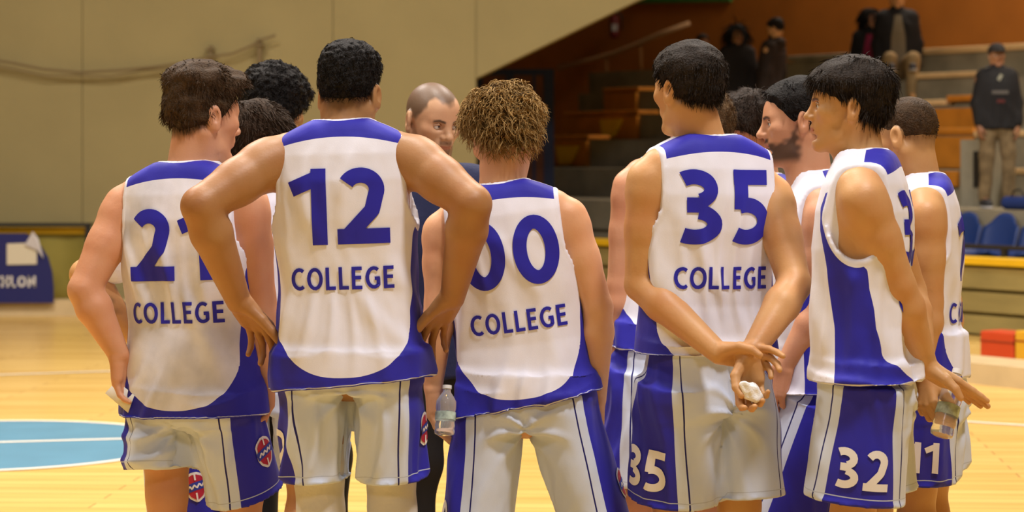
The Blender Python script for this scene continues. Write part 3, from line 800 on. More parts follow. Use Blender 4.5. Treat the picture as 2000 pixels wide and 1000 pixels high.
def shorts(num=None, crest=True, hem=.36, rl=.100, rhem=.114, wide=1.0, deep=1.16, waist=.13, panel=.085, lhem=None, foldamp=.006, rolled=False, numh=.112, soil=0.0, pdeep=.130, logo_up=.125):
    def wear(c):
        PF, LJ, sc, base = c['PF'], c['LJ'], c['sc'], c['base']
        P = []
        def pelvis(X, Y, Z):
            x, y, z = PF.loc(X, Y, Z)
            zz = z / sc
            a = np.interp(zz, [-.2, -.06, .02, .12, .2], [.15, .188, .180, .166, .160]).astype(np.float32) * sc * wide
            b = np.interp(zz, [-.2, -.06, .02, .12, .2], [.10, pdeep, pdeep * .95, .114, .112]).astype(np.float32) * sc
            qn = (np.abs(x / a) ** 2.4 + np.abs((y + .004) / b) ** 2.4) ** (1 / 2.4)
            d = (qn - 1) * np.minimum(a, b)
            return np.maximum(np.maximum(d, z - waist * sc), -.10 * sc - z)
        P.append(('+', PF.w(0, 0, 0) - .26, PF.w(0, 0, 0) + .26, pelvis, .0))
        frames = {}
        for side in (-1, 1):
            hip, kn, ft = LJ[side]; ax = nrm(kn - hip)
            L = (lhem if (lhem and side < 0) else hem) * sc
            a0 = hip + PF.r * side * .008 * sc; out = nrm(PF.r * side - ax * ((PF.r * side) @ ax)); fw = np.cross(ax, out) * side
            if fw @ PF.f < 0: fw = -fw
            frames[side] = (a0, ax, out, fw, L)
            def leg(X, Y, Z, a0=a0, ax=ax, out=out, fw=fw, L=L):
                px, py, pz = X - a0[0], Y - a0[1], Z - a0[2]
                t = px * ax[0] + py * ax[1] + pz * ax[2]
                u = px * out[0] + py * out[1] + pz * out[2]; w_ = px * fw[0] + py * fw[1] + pz * fw[2]
                tt = np.clip(t / L, -.1, 1); r = (rl + (rhem - rl) * tt) * sc * wide
                d = np.sqrt(u * u + (w_ / deep) ** 2) - r
                return np.maximum(np.maximum(d, t - L), -.02 - t)
            e = a0 + ax * L
            P.append(('+', np.minimum(a0, e) - .17 * sc, np.maximum(a0, e) + .17 * sc, leg, .028))
        v, q = solid(P, .0064); c['sprims'] = P
        f = {}
        S = None
        sidearr = np.where((v - PF.o) @ PF.r < 0, -1, 1)
        blue = np.zeros(len(v)); line = np.zeros(len(v)); trim = np.zeros(len(v)); tpos = np.zeros(len(v)); Lm = np.zeros(len(v))
        for side in (-1, 1):
            a0, ax, out, fw, L = frames[side]; d = v - a0
            t = d @ ax; u = d @ out; w_ = d @ fw
            ph = np.arctan2(w_ / deep, u); s = np.abs(ph + .12) * rl * sc * 1.08     # distance round the leg from the panel centre
            wdt = panel * (.86 + .30 * np.clip(t / L, -.3, 1))
            m = sidearr == side
            blue[m] = (wdt - s)[m]; line[m] = (s - wdt - .030)[m]
            trim[m] = (t - (L - .022))[m]; tpos[m] = t[m]; Lm[m] = L
        x, y, z = PF.locv(v)
        pv_ = smooth01((Lm - tpos) / .02)
        am_ = cloth_folds(x - sidearr * .09, y, z, c['seed'] + 50, foldamp * sc, 20) * pv_
        # pull creases fanning from the crotch across the seat
        rr = np.sqrt(x * x + (z + .10) ** 2); an = np.arctan2(z + .10, np.abs(x) + .01)
        am_ = am_ + .010 * ridge(an * 9 + 3 * rr / .1 + c['seed']) * smooth01((.17 - rr) / .12) * (y < 0) - .010 * np.exp(-(x / .010) ** 2) * (y < 0) * smooth01((.07 - z) / .05)
        if rolled:
            am_ = am_ + (sidearr < 0) * .008 * ridge((tpos) * 95 + 3 * np.sin(x * 14)) * smooth01((tpos - .02) / .08)
        if c.get('hem') is not None:
            zt = (v - c['TF'].o) @ c['TF'].u
            am_ = am_ * smooth01((c['hem'] * sc - zt) / .03)
        v = displace(v, q, am_)
        o = mesh_obj('shorts', v, q, kit_material('shorts_cloth_soiled' if soil else 'shorts_cloth', (.60, .67, .82), soil), c['root'], True, base, {'blue': blue, 'line': line, 'stitch': trim, 'trim': np.full(len(v), -1.0)})
        o['label'] = 'white basketball shorts with blue side panels'
        bvh = BVHTree.FromPolygons(v.tolist(), q.tolist())
        def lay(side, v2, f2, up0, m, name, lift, tang=0.0):
            a0, ax, out, fw, L = frames[side]
            ph = -.12; o2 = nrm(out * math.cos(ph) + fw * math.sin(ph)); f2_ = nrm(np.cross(o2, ax)); 
            right = np.cross(o2, -ax) * -1.0        # reading direction seen from outside
            ctr = a0 + ax * (L - up0 * sc)
            fn = lambda a, b: ctr + o2 * .5 + right * (a + tang) - ax * b
            pv, pf = project(v2, f2, bvh, fn, -o2, lift)
            if pf: return mesh_obj(name, pv, pf, m, o, True, base)
        if num:
            v2, f2 = text2d(num, numh * sc, .19, .12, 1.0)
            lay(-1, v2, f2, .045 + 0, M_WHITEPRINT, 'number', .003)
        if crest:
            k = sc
            sh = [(0, .004 * k), (.012 * k, .022 * k), (.03 * k, .031 * k), (.07 * k, .033 * k), (.082 * k, .026 * k), (.09 * k, .008 * k)]
            for i, (g, m, nm_) in enumerate(((1.0, M_WHITEPRINT, 'crest'), (.84, M_RED, 'crest_field'))):
                v2, f2 = poly_fill([(a * g + .045 * (1 - g), b * g) for a, b in sh], .005); lay(1, v2, f2, logo_up * .7, m, nm_, .003 + .0012 * i)
            v2, f2 = stroke_strip([(-.033 * k, .040 * k), (0, .048 * k), (.033 * k, .052 * k)], .024 * k, .005); lay(1, v2, f2, logo_up * .7, M_CRESTBLUE, 'crest_band', .0054)
            for pts in ([(-.026, .038), (-.018, .050), (-.012, .040), (-.004, .052), (.004, .043), (.012, .055), (.018, .046), (.026, .056)], [(0, .004), (0, .028)], [(.001, .066), (.001, .086)]):
                v2, f2 = stroke_strip([(a * k, b * k) for a, b in pts], .0052 * k, .004, 2); lay(1, v2, f2, logo_up * .7, M_WHITEPRINT, 'crest_mark', .0066)
        c['shorts'] = o; c['sframes'] = frames; c['sbvh'] = bvh
    return wear

def sleeved_top(m, sleeve=.6, loose=1.06, hem=-.68, name='shirt', hood=False, collar=True, deep=1.05, open_m=None, chest=None):
    def wear(c):
        TF, sc, base, AJ = c['TF'], c['sc'], c['base'], c['AJ']
        P = [loft(TF, sc, -.004, hem, loose, deep)]
        for side in (-1, 1):
            sh, el, wr = AJ[side]; a = 1.32 * sc
            P.append(rc(sh - TF.r * side * .04, sh + (el - sh) * min(1, sleeve), .066 * a, (.062 if sleeve < 1 else .054) * a, .04))
            if sleeve > 1: P.append(rc(el, el + (wr - el) * min(1, sleeve - 1), .054 * a, .040 * a, .03))
        if collar: P.append(rc(TF.w(0, .01, -.03), TF.w(0, .012, .03), .070 * sc, .064 * sc, .03))
        if hood: P.append(ell(TF, (0, -.075 * sc, -.005), (.115 * sc, .065 * sc, .06 * sc), .03))
        v, q = solid(P, c.get('gv', .009))
        x, y, z = TF.locv(v)
        v = displace(v, q, (.004 + cloth_folds(x, y, z, c['seed'] + 7, .0035, 18)) * smooth01((-.05 - z) / .2))
        o = mesh_obj(name, v, q, m, c['root'], True, base); c['top'] = o
        if open_m is not None:      # inner shirt showing between the jacket's open fronts
            bvh = BVHTree.FromPolygons(v.tolist(), q.tolist())
            v2, f2 = poly_fill([(hem * sc + .01, .085 * sc), (-.30 * sc, .075 * sc), (-.06 * sc, .035 * sc)], .02)
            pv, pf = project(v2, f2, bvh, lambda a, b: TF.w(a, .6, b), -TF.f, .006)
            if pf: mesh_obj('inner_shirt', pv, pf, open_m, o, True, base)
        if chest is not None:
            bvh = BVHTree.FromPolygons(v.tolist(), q.tolist())
            for pts, wv, mm in chest:
                v2, f2 = stroke_strip(pts, wv, .01)
                pv, pf = project(v2, f2, bvh, lambda a, b: TF.w(a, .6, b), -TF.f, .006)
                if pf: mesh_obj('chest_print', pv, pf, mm, o, True, base)
    return wear

def trousers(m, loose=1.0, length=.97, name='trousers', waist=.14):
    def wear(c):
        PF, LJ, sc, base = c['PF'], c['LJ'], c['sc'], c['base']
        P = [ell(PF, (0, 0, 0), (.185 * sc, .135 * sc, .15 * sc), .03)]
        for side in (-1, 1):
            hip, kn, ft = LJ[side]
            P.append(rc(hip, kn, .100 * sc * loose, .074 * sc * loose, .03))
            e = kn + (ft - kn) * length
            P.append(rc(kn, e, .074 * sc * loose, .062 * sc * loose, .03))
        v, q = solid(P, c.get('gv', .010))
        x, y, z = PF.locv(v)
        v = displace(v, q, .006 * wob(x, y, z, 30, c['seed'] + 60))
        mesh_obj(name, v, q, m, c['root'], True, base)
    return wear

def leg_sleeves(m):
    def wear(c):
        for side in (-1, 1):
            hip, kn, ft = c['LJ'][side]; s = c['sc']
            P = [rc(hip + (kn - hip) * .35, kn, .080 * s, .063 * s, .02), rc(kn, kn + (ft - kn) * .3, .062 * s, .064 * s, .02), rc(kn + (ft - kn) * .3, kn + (ft - kn) * .8, .064 * s, .049 * s, .02)]
            v, q = solid(P, .007)
            v = displace(v, q, .003 * wob(v[:, 0], v[:, 1], v[:, 2], 45, c['seed'] + side))
            mesh_obj('leg_sleeve', v, q, m, c['root'], True, c['base'])
    return wear

# ================================================================== THE HALL
M_WALL = mat('wall_beige', (.255, .212, .098), .85, noise=.05, nscale=1.5, bump=.15, bscale=30)
M_CEIL = mat('ceiling_paint', (.45, .42, .36), .9)
M_ORANGE = mat('wall_orange', (.36, .115, .012), .75, noise=.12, nscale=1.2)
M_CONC = mat('concrete', (.24, .21, .145), .9, noise=.2, nscale=3, bump=.3, bscale=25)
M_CONC2 = mat('concrete_front', (.27, .215, .075), .9, noise=.15, nscale=2, stretch=(1, 1, 4))
M_CURB = mat('curb_pale', (.52, .40, .22), .8, noise=.1, nscale=4)
M_BENCH = mat('bench_orange', (.46, .17, .015), .6, noise=.15, nscale=5)
M_PALE = mat('bench_pale', (.66, .45, .22), .6, noise=.1, nscale=6)
M_YEL = mat('yellow_paint', (.70, .42, .01), .55, noise=.06)
M_DARK = mat('dark_metal', (.02, .018, .016), .5)
M_SEAT = mat('seat_blue', (.012, .035, .15), .4, spec=.4)
M_BANNER = mat('banner_blue', (.012, .014, .10), .6)
M_OLIVE = mat('tarp_olive', (.25, .20, .035), .75, noise=.15, nscale=2)
M_DOORB = mat('door_blue', (.006, .014, .055), .6)
M_DOORP = mat('door_brown', (.085, .028, .012), .7, noise=.2)
M_RAIL = mat('rail_pale', (.50, .30, .16), .5)
M_GREEN = mat('green_paint', (.04, .16, .03), .7)
M_REDBOX = mat('box_red', (.50, .055, .012), .6, noise=.05); M_YELBOX = mat('box_yellow', (.62, .34, .02), .6)
M_ROPE = mat('rope', (.16, .12, .06), .9)

def box_verts(lo, hi):
    return [(x, y, z) for x in (lo[0], hi[0]) for y in (lo[1], hi[1]) for z in (lo[2], hi[2])]
BOXF = [(0, 1, 3, 2), (4, 6, 7, 5), (0, 4, 5, 1), (2, 3, 7, 6), (0, 2, 6, 4), (1, 5, 7, 3)]
def box(name, lo, hi, m, parent=None, bevel=0.0):
    o = mesh_obj(name, box_verts(lo, hi), BOXF, m, parent, False)
    if bevel:
        b = o.modifiers.new('bevel', 'BEVEL'); b.width = bevel; b.segments = 2
    return o
def tube(name, pts, r, m, parent=None, n=8):
    P = [np.asarray(p, float) for p in pts]; vs_, fs_ = [], []
    for i, p in enumerate(P):
        t = nrm(P[min(i + 1, len(P) - 1)] - P[max(i - 1, 0)]); a = np.cross(t, V(.13, .2, 1)); a = nrm(a); b = np.cross(t, a)
        for k in range(n): vs_.append(p + r * (a * math.cos(2 * PI * k / n) + b * math.sin(2 * PI * k / n)))
    for i in range(len(P) - 1):
        for k in range(n): fs_.append((i * n + k, i * n + (k + 1) % n, (i + 1) * n + (k + 1) % n, (i + 1) * n + k))
    fs_.append(tuple(range(n))[::-1]); fs_.append(tuple((len(P) - 1) * n + k for k in range(n)))
    return mesh_obj(name, vs_, fs_, m, parent, True)

# floor: varnished boards as one procedural surface
fm = bpy.data.materials.new('parquet'); fm.use_nodes = True
nt = fm.node_tree; b = nt.nodes['Principled BSDF']; b.inputs['Roughness'].default_value = .26; b.inputs['Specular IOR Level'].default_value = .45
tc = nt.nodes.new('ShaderNodeTexCoord'); mp = nt.nodes.new('ShaderNodeMapping'); mp.inputs['Rotation'].default_value = (0, 0, math.radians(4))
nt.links.new(tc.outputs['Object'], mp.inputs['Vector'])
br = nt.nodes.new('ShaderNodeTexBrick'); br.inputs['Scale'].default_value = 1.0
br.inputs['Brick Width'].default_value = 1.6; br.inputs['Row Height'].default_value = .13; br.inputs['Mortar Size'].default_value = .004
br.inputs['Color1'].default_value = (.77, .52, .165, 1); br.inputs['Color2'].default_value = (.69, .445, .125, 1); br.inputs['Mortar'].default_value = (.42, .24, .08, 1)
nt.links.new(mp.outputs['Vector'], br.inputs['Vector'])
ns = nt.nodes.new('ShaderNodeTexNoise'); ns.inputs['Scale'].default_value = 2.2; ns.inputs['Detail'].default_value = 6
m2 = nt.nodes.new('ShaderNodeMapping'); m2.inputs['Scale'].default_value = (.4, 3, 1); nt.links.new(tc.outputs['Object'], m2.inputs['Vector']); nt.links.new(m2.outputs['Vector'], ns.inputs['Vector'])
mx = nt.nodes.new('ShaderNodeMix'); mx.data_type = 'RGBA'; mx.blend_type = 'MULTIPLY'; mx.inputs['Factor'].default_value = .55
rp = nt.nodes.new('ShaderNodeValToRGB'); rp.color_ramp.elements[0].color = (.78, .72, .6, 1); rp.color_ramp.elements[1].color = (1, 1, 1, 1); rp.color_ramp.elements[0].position = .35; rp.color_ramp.elements[1].position = .62
nt.links.new(ns.outputs['Fac'], rp.inputs['Fac']); nt.links.new(br.outputs['Color'], mx.inputs['A']); nt.links.new(rp.outputs['Color'], mx.inputs['B']); nt.links.new(mx.outputs['Result'], b.inputs['Base Color'])
floor = box('floor', (-10, -8, -.2), (16, 42, 0), fm); tag(floor, 'varnished pale wooden basketball court floor', kind='structure')
M_LINE = mat('court_line_white', (.80, .74, .62), .45); M_CIRC = mat('court_circle_blue', (.10, .25, .36), .4, noise=.06, nscale=4)
def disc(name, c, r0, r1, z, m, n=72):
    vs_, fs_ = [], []
    for k in range(n):
        a = 2 * PI * k / n
        vs_ += [(c[0] + r0 * math.cos(a), c[1] + r0 * math.sin(a), z), (c[0] + r1 * math.cos(a), c[1] + r1 * math.sin(a), z)]
    for k in range(n):
        j = (k + 1) % n; fs_.append((2 * k, 2 * k + 1, 2 * j + 1, 2 * j))
    return mesh_obj(name, vs_, fs_, m, floor, False)
zc = F * CH / (868 - HY); cc = ((-34 - CX) / F * zc, zc); CR = 388 / F * zc
disc('centre_circle', cc, 0.001, CR, .002, M_CIRC); disc('circle_line', cc, CR - .03, CR + .02, .004, M_LINE)
def fpt(px, py, z=.004):
    d = F * CH / (py - HY); return V((px - CX) / F * d, d, z)
def floor_line(p, q, wd):
    a, b_ = fpt(*p), fpt(*q); t = nrm(b_ - a); s = np.cross(t, V(0, 0, 1)) * wd / 2
    mesh_obj('court_line', [a - s, a + s, b_ + s, b_ - s], [(0, 1, 2, 3)], M_LINE, floor, False)
floor_line((-120, 868), (420, 853), .05); floor_line((-100, 736), (420, 719), .05)
floor_line((1790, 818), (2100, 838), .05)

# beige end wall built of tall sheets with a recessed joint
WY = 21.4
def wz(py): return CH - (py - HY) / F * WY
def wx(px): return (px - CX) / F * WY
wl = mesh_obj('wall_left_end', [(wx(px), WY + dy, z) for dy in (.06, .5) for px, z in ((-1200, 0), (930, 0), (930, wz(152)), (1245, wz(0)), (2400, wz(-520)), (2400, 9), (-1200, 9))],
              [(6, 5, 4, 3, 2, 1, 0), (7, 8, 9, 10, 11, 12, 13)] + [(i, (i + 1) % 7, (i + 1) % 7 + 7, i + 7) for i in range(7)], M_WALL, None, False)
tag(wl, 'beige end wall of the sports hall with a sloping lower edge', kind='structure')
for a, b_ in ((-700, -330.2), (-329, 159.2), (160.4, 649.2), (650.4, 928)):
    box('wall_sheet', (wx(a), WY + .03, wz(436)), (wx(b_), WY + .061, 6.5), M_WALL, wl)

# low dark rail, yellow edged tarp, pale ledge at the wall's foot
rl_ = box('handrail_left', (wx(-400), WY - .28, wz(441)), (wx(186), WY - .22, wz(434)), M_DARK); rl_.name = 'trim_1'; tag(rl_, 'dark rail along the top of the yellow edged tarpaulin', kind='structure')
box('post', (wx(177), WY - .27, 0.0), (wx(186), WY - .21, wz(436)), M_DARK, rl_)
tp_v, tp_f = [], []
NX = 60
for i in range(NX + 1):
    px = -400 + (176 + 400) * i / NX
    for j, (py, bul) in enumerate(((442, 0), (456, .01), (500, .05), (560, .06), (604, .02))):
        tp_v.append((wx(px), WY - .12 - bul * (1 + .6 * math.sin(px * .08)), max(.004, wz(py))))
for i in range(NX):
    for j in range(4): tp_f.append((i * 5 + j, i * 5 + j + 1, i * 5 + j + 6, i * 5 + j + 5))
tarp = mesh_obj('tarpaulin', tp_v, tp_f, M_OLIVE); tarp.modifiers.new('solid', 'SOLIDIFY').thickness = .02
tag(tarp, 'olive tarpaulin with bright yellow top edge hanging low at the far left', 'tarpaulin')
box('yellow_edge', (wx(-400), WY - .17, wz(456)), (wx(175), WY - .135, wz(443)), M_YEL, tarp)
lg = box('baseboard_left', (wx(-400), WY - .9, 0), (wx(930), WY - .62, wz(604) + .14), M_CURB); tag(lg, 'pale low curb at the foot of the beige wall', kind='structure')

# advertising banner with rounded end, white patch and a turned-up corner
bn_y = WY - .98
def bx_(px): return (px - CX) / F * bn_y
def bz_(py): return CH - (py - HY) / F * bn_y
ban = empty('advertising_banner', (bx_(0), bn_y, 0)); tag(ban, 'navy blue sponsor banner with rounded end and turned-up corner at far left', 'banner')
out = [(-420, 592), (104, 592), (104, 560), (101, 530), (93, 502), (80, 482), (62, 466), (50, 456), (-420, 456)]
def bp_(px, py, y): return V(bx_(px), y, max(.012, bz_(py))) - V(bx_(0), bn_y, 0)
n = len(out)
mesh_obj('sheet', [bp_(px, py, bn_y + dy) for dy in (0, .03) for px, py in out], [tuple(range(n)), tuple(range(2 * n - 1, n - 1, -1))] + [(i, i + n, (i + 1) % n + n, (i + 1) % n) for i in range(n)], M_BANNER, ban, False)
pt = [(14, 476), (72, 474), (72, 516), (14, 517)]
mesh_obj('patch', [bp_(px, py, bn_y + dy) for dy in (-.012, -.002) for px, py in pt], [(0, 1, 2, 3), (7, 6, 5, 4), (0, 4, 5, 1), (1, 5, 6, 2), (2, 6, 7, 3), (3, 7, 4, 0)], mat('banner_patch', (.55, .50, .38), .7), ban, False)
cr_ = [(50, 478), (66, 452), (76, 466), (86, 504), (74, 488)]
mesh_obj('turned_corner', [bp_(px, py, bn_y + dy - .02 * (i == 1)) for dy in (-.035, -.02) for i, (px, py) in enumerate(cr_)], [(0, 1, 2, 3, 4), (9, 8, 7, 6, 5)] + [(i, i + 5, (i + 1) % 5 + 5, (i + 1) % 5) for i in range(5)], mat('banner_back', (.50, .48, .50), .7), ban, False)
v2, f2 = text2d('DECATHLON', .105, .20, .14, .95, .02)
xr = bx_(70); half = v2[:, 0].max()
mesh_obj('lettering', [(xr - half + a - bx_(0), -.006, bz_(561) + b_) for a, b_ in v2], f2, mat('banner_lettering', (.55, .53, .50), .6), ban, False)

# sagging rope with two dark hooks on the wall
rope = tube('rope', [V(wx(px), WY - .10, wz(py)) for px, py in ((-160, 96), (-60, 110), (20, 122), (90, 136), (160, 142), (235, 138), (300, 132), (360, 124), (412, 112), (455, 106), (490, 92), (508, 80), (540, 70))], .013, M_ROPE)
tag(rope, 'thin sagging rope strung along the beige wall', 'rope')
rope2 = tube('rope', [V(wx(px), WY - .08, wz(py)) for px, py in ((-60, 118), (20, 133), (90, 148), (150, 147), (215, 150), (280, 138), (340, 133))], .008, M_ROPE)
tag(rope2, 'fainter lower rope hanging under the sagging rope on the beige wall', 'rope')
for px, y0, y1, lab in ((413, 90, 122, 'short dark hook on the beige wall above the brown-haired player'), (508, 76, 132, 'taller dark hook on the beige wall above the black-haired player')):
    hk = empty('wall_hook', (wx(px), WY - .03, wz(y1))); tag(hk, lab, 'hook')
    hh = wz(y0) - wz(y1)
    box('stem', (-.022, -.06, 0), (.022, .03, hh), M_ROPE, hk, .006); box('cap', (-.05, -.08, hh * .72), (.05, .0, hh * .80), M_ROPE, hk, .005)

# other walls and ceiling, outside the frame, so that the light bounces as in a hall
for nm_, lo, hi, m in (('ceiling', (-10, -8, 9), (24, 46, 9.2), M_CEIL), ('wall_left', (-10.2, -8, 0), (-10, 46, 9), M_WALL), ('wall_rear', (-10, -8.2, 0), (24, -8, 9), M_WALL)):
    o = box(nm_, lo, hi, m); tag(o, nm_.replace('_', ' ') + ' of the sports hall', kind='structure')

# ------------------------------------------------------------------ tribune
P0 = V(3.07, 14.2, 0); TU = V(-.584, .812, 0); TN = V(.812, .584, 0)
def tp(s, t, z=0): return P0 + TU * s + TN * t + V(0, 0, z)
def s_at(px, t):
    k = (px - CX) / F
    return (P0[0] + TN[0] * t - k * (P0[1] + TN[1] * t)) / (-TU[0] + k * TU[1])
def tbox(name, s0, s1, t0, t1, z0, z1, m, parent=None, bevel=0.0, org=None):
    vv = [tp(s, t, z) for s in (s0, s1) for t in (t0, t1) for z in (z0, z1)]
    if org is not None: vv = [v - org for v in vv]
    o = mesh_obj(name, vv, BOXF, m, parent, False)
    if bevel: b_ = o.modifiers.new('bevel', 'BEVEL'); b_.width = bevel; b_.segments = 2
    return o
curb = tbox('baseboard_right', -6, 14, 0, .45, 0, .135, M_CURB); tag(curb, 'pale low curb in front of the spectators stand', kind='structure')
bl = empty('bleachers', tuple(tp(0, 3, 0))); tag(bl, 'stepped concrete spectators stand with orange and pale wooden benches', 'bleachers'); BO = V(*bl.location)
def bb(name, *a, bevel=0.0): return tbox(name, *a, parent=bl, bevel=bevel, org=BO)
FRONT = .66
bb('front_wall', -6, 15, 3.0, 3.18, 0, FRONT - .07, M_CONC2)
for i, (z0, z1) in enumerate(((.02, .17), (.20, .36), (.39, .56))):
    bb('front_plank', -6, 15, 2.94, 2.998, z0, z1, M_CONC2)
bb('yellow_rail', -6, 15, 2.90, 3.19, FRONT - .075, FRONT - .02, M_YEL)
tiers = [(3.18, .36, 15), (4.1, 1.00, 15), (5.15, 1.34, 15), (6.0, 1.68, s_at(1046, 6.0)), (6.8, 2.00, s_at(1100, 6.8)), (7.6, 2.33, s_at(1130, 7.6)), (8.4, 2.66, s_at(1150, 8.4))]
for i, (t0, zt, se) in enumerate(tiers):
    bb('tier', -8, se, t0, 10.2, 0 if i == 0 else tiers[i - 1][1] - .02, zt, M_CONC)
def bench(px0, px1, ti, m, th=.06, hgt=.10, front=.03, depth=.32):
    t0, zt, _ = tiers[ti]
    s1, s0 = s_at(px0, t0), s_at(px1, t0)
    bb('bench', s0, s1, t0 - front, t0 + depth, zt + hgt - th, zt + hgt, m, bevel=.01)
    if hgt > th + .02: bb('bench_support', s0 + .05, s1 - .05, t0 + .05, t0 + depth - .05, zt - .01, zt + hgt - th, M_CONC)
def riser(px0, px1, ti, m, z0f=.0, z1f=1.0):
    t0, zt, _ = tiers[ti]; zl = tiers[ti - 1][1]
    bb('riser_board', s_at(px1, t0), s_at(px0, t0), t0 - .05, t0 - .002, zl + (zt - zl) * z0f, zl + (zt - zl) * z1f, m)
bench(1780, 2080, 6, M_PALE, .07, .08); bench(1540, 1690, 6, M_CONC, .07, .08)
bench(1775, 1912, 5, M_PALE, .06, .08); bench(1785, 1850, 4, M_PALE, .06, .08); bench(1852, 1915, 4, M_BENCH, .06, .12)
riser(1790, 1915, 4, M_BENCH, .05, .95); riser(1780, 1905, 3, M_BENCH, .05, .98); bench(1700, 1905, 3, M_BENCH, .06, .08)
riser(1700, 1875, 2, M_BENCH, .55, .98)
bench(1905, 2080, 3, M_PALE, .06, .05); bench(1908, 2080, 2, M_PALE, .05, .02)
riser(1185, 1248, 5, M_BENCH, .05, .98); riser(1104, 1250, 4, M_BENCH, .05, .98); riser(1050, 1152, 3, M_BENCH, .05, .98)
bench(1104, 1250, 4, M_BENCH, .05, .06); bench(1050, 1152, 3, M_BENCH, .05, .06); bench(1180, 1250, 5, M_BENCH, .05, .06)
for px, ti in ((1205, 4), (1120, 3)):      # small yellow step ends
    t0, zt, _ = tiers[ti]; zl = tiers[ti - 1][1]; s0, s1 = s_at(px + 20, t0), s_at(px - 20, t0)
    vv = [tp(s, t, z) - BO for t in (t0 - .12, t0 - .055) for s, z in ((s0, zl + .27), (s1, zl + .27), (s1 - .06, zl + .04), (s0 + .16, zl + .04))]
    mesh_obj('yellow_step_end', vv, [(0, 1, 2, 3), (7, 6, 5, 4), (0, 4, 5, 1), (1, 5, 6, 2), (2, 6, 7, 3), (3, 7, 4, 0)], M_YEL, bl, False)
# pale block with a dark slot beside the standing spectator
t0 = 4.95; s0, s1 = s_at(1936, t0), s_at(1876, t0)
bb('stair_block', s0, s1, t0, t0 + .3, 1.0, 1.63, mat('block_grey', (.27, .25, .19), .85, noise=.1)); bb('slot', s_at(1915, t0), s_at(1902, t0), t0 - .01, t0 + .05, 1.18, 1.52, M_DARK)
# orange wall behind the top tier, green band above it
ow = tbox('wall_back', -12, 26, 10.2, 10.5, 0, 9, M_ORANGE); tag(ow, 'orange painted wall behind the top of the spectators stand', kind='structure')
def on_back(px, py, t=10.15):
    p = tp(s_at(px, t), t); return V(p[0], p[1], CH - (py - HY) / F * p[1])
g0, g1 = on_back(1238, 6), on_back(1425, 3)
gb = mesh_obj('trim_2', [p + d for p in (g0, g1) for d in (V(0, 0, 0), V(0, 0, .5), TN * .06, TN * .06 + V(0, 0, .5))], [(0, 1, 5, 4), (2, 6, 7, 3), (0, 2, 3, 1), (4, 5, 7, 6), (1, 3, 7, 5), (0, 4, 6, 2)], M_GREEN, None, False); tag(gb, 'green painted band at the top of the orange wall', kind='structure')
# blue framed double gate left of the stand
GY = 24.5
def gx(px): return (px - CX) / F * GY
def gz_(py): return CH - (py - HY) / F * GY
gt = empty('door_1', (gx(1005), GY, 0)); tag(gt, 'dark blue framed gate with brown panels beside the stand', kind='structure')
def gbox(name, a, b_, c_, d_, m, y0=-.05, y1=.05): return box(name, (gx(a) - gx(1005), y0, gz_(d_)), (gx(b_) - gx(1005), y1, gz_(c_)), m, gt)
zb_ = HY + CH * F / GY
gbox('frame_top', 930, 1082, 135, 147, M_DOORB); gbox('frame_post', 930, 943, 147, zb_, M_DOORB); gbox('frame_post', 988, 1004, 147, zb_, M_DOORB); gbox('frame_post', 1062, 1082, 147, zb_, M_DOORB)
gbox('panel', 943, 988, 147, zb_, M_DOORP, -.02, .02); gbox('panel', 1004, 1040, 147, zb_, M_DOORP, -.02, .02); gbox('frame_stile', 1040, 1046, 147, zb_, M_DOORB, -.03, .03); gbox('panel', 1046, 1062, 147, zb_, M_DOORP, -.02, .02)
# pale stair handrail climbing along the orange wall
hr = empty('stair_handrail', tuple(on_back(1095, 131, 9.6))); HO = V(*hr.location); tag(hr, 'pale handrail climbing along the orange wall', 'handrail')
pts = [on_back(px, py, 9.6) - HO for px, py in ((1092, 132), (1150, 118), (1200, 104), (1250, 84), (1290, 66), (1345, 46))]
tube('rail', pts, .035, M_RAIL, hr)
for px, py, y2 in ((1185, 108, 165), (1252, 84, 150)):
    tube('post', [on_back(px, py, 9.6) - HO, on_back(px, y2, 9.6) - HO], .022, mat('post_brown', (.25, .11, .03), .6), hr)
# fire extinguisher on the orange wall
fx = on_back(1200, 74, 10.0); fe = empty('fire_extinguisher', tuple(fx)); tag(fe, 'dark red fire extinguisher hung high on the orange wall', 'extinguisher')
fw_ = Frame(V(0, 0, 0), V(1, 0, 0), V(0, 1, 0), V(0, 0, 1))
v, q = solid([frc(fw_, (0, 0, .06), (0, 0, .27), .075, .075, .02), frc(fw_, (0, 0, .30), (0, 0, .37), .03, .02, .04)], .012); mesh_obj('cylinder', v, q, mat('extinguisher_red', (.10, .008, .006), .5), fe)
box('valve', (-.05, -.03, .36), (.06, .03, .42), M_DARK, fe, .01); box('label_patch', (-.045, -.082, .10), (.045, -.07, .2), mat('extinguisher_label', (.25, .22, .2), .6), fe, .003)
tube('hose', [V(.05, 0, .39), V(.11, 0, .33), V(.11, 0, .12)], .012, M_DARK, fe)
box('bracket', (-.04, .06, .12), (.04, .16, .2), M_DARK, fe)

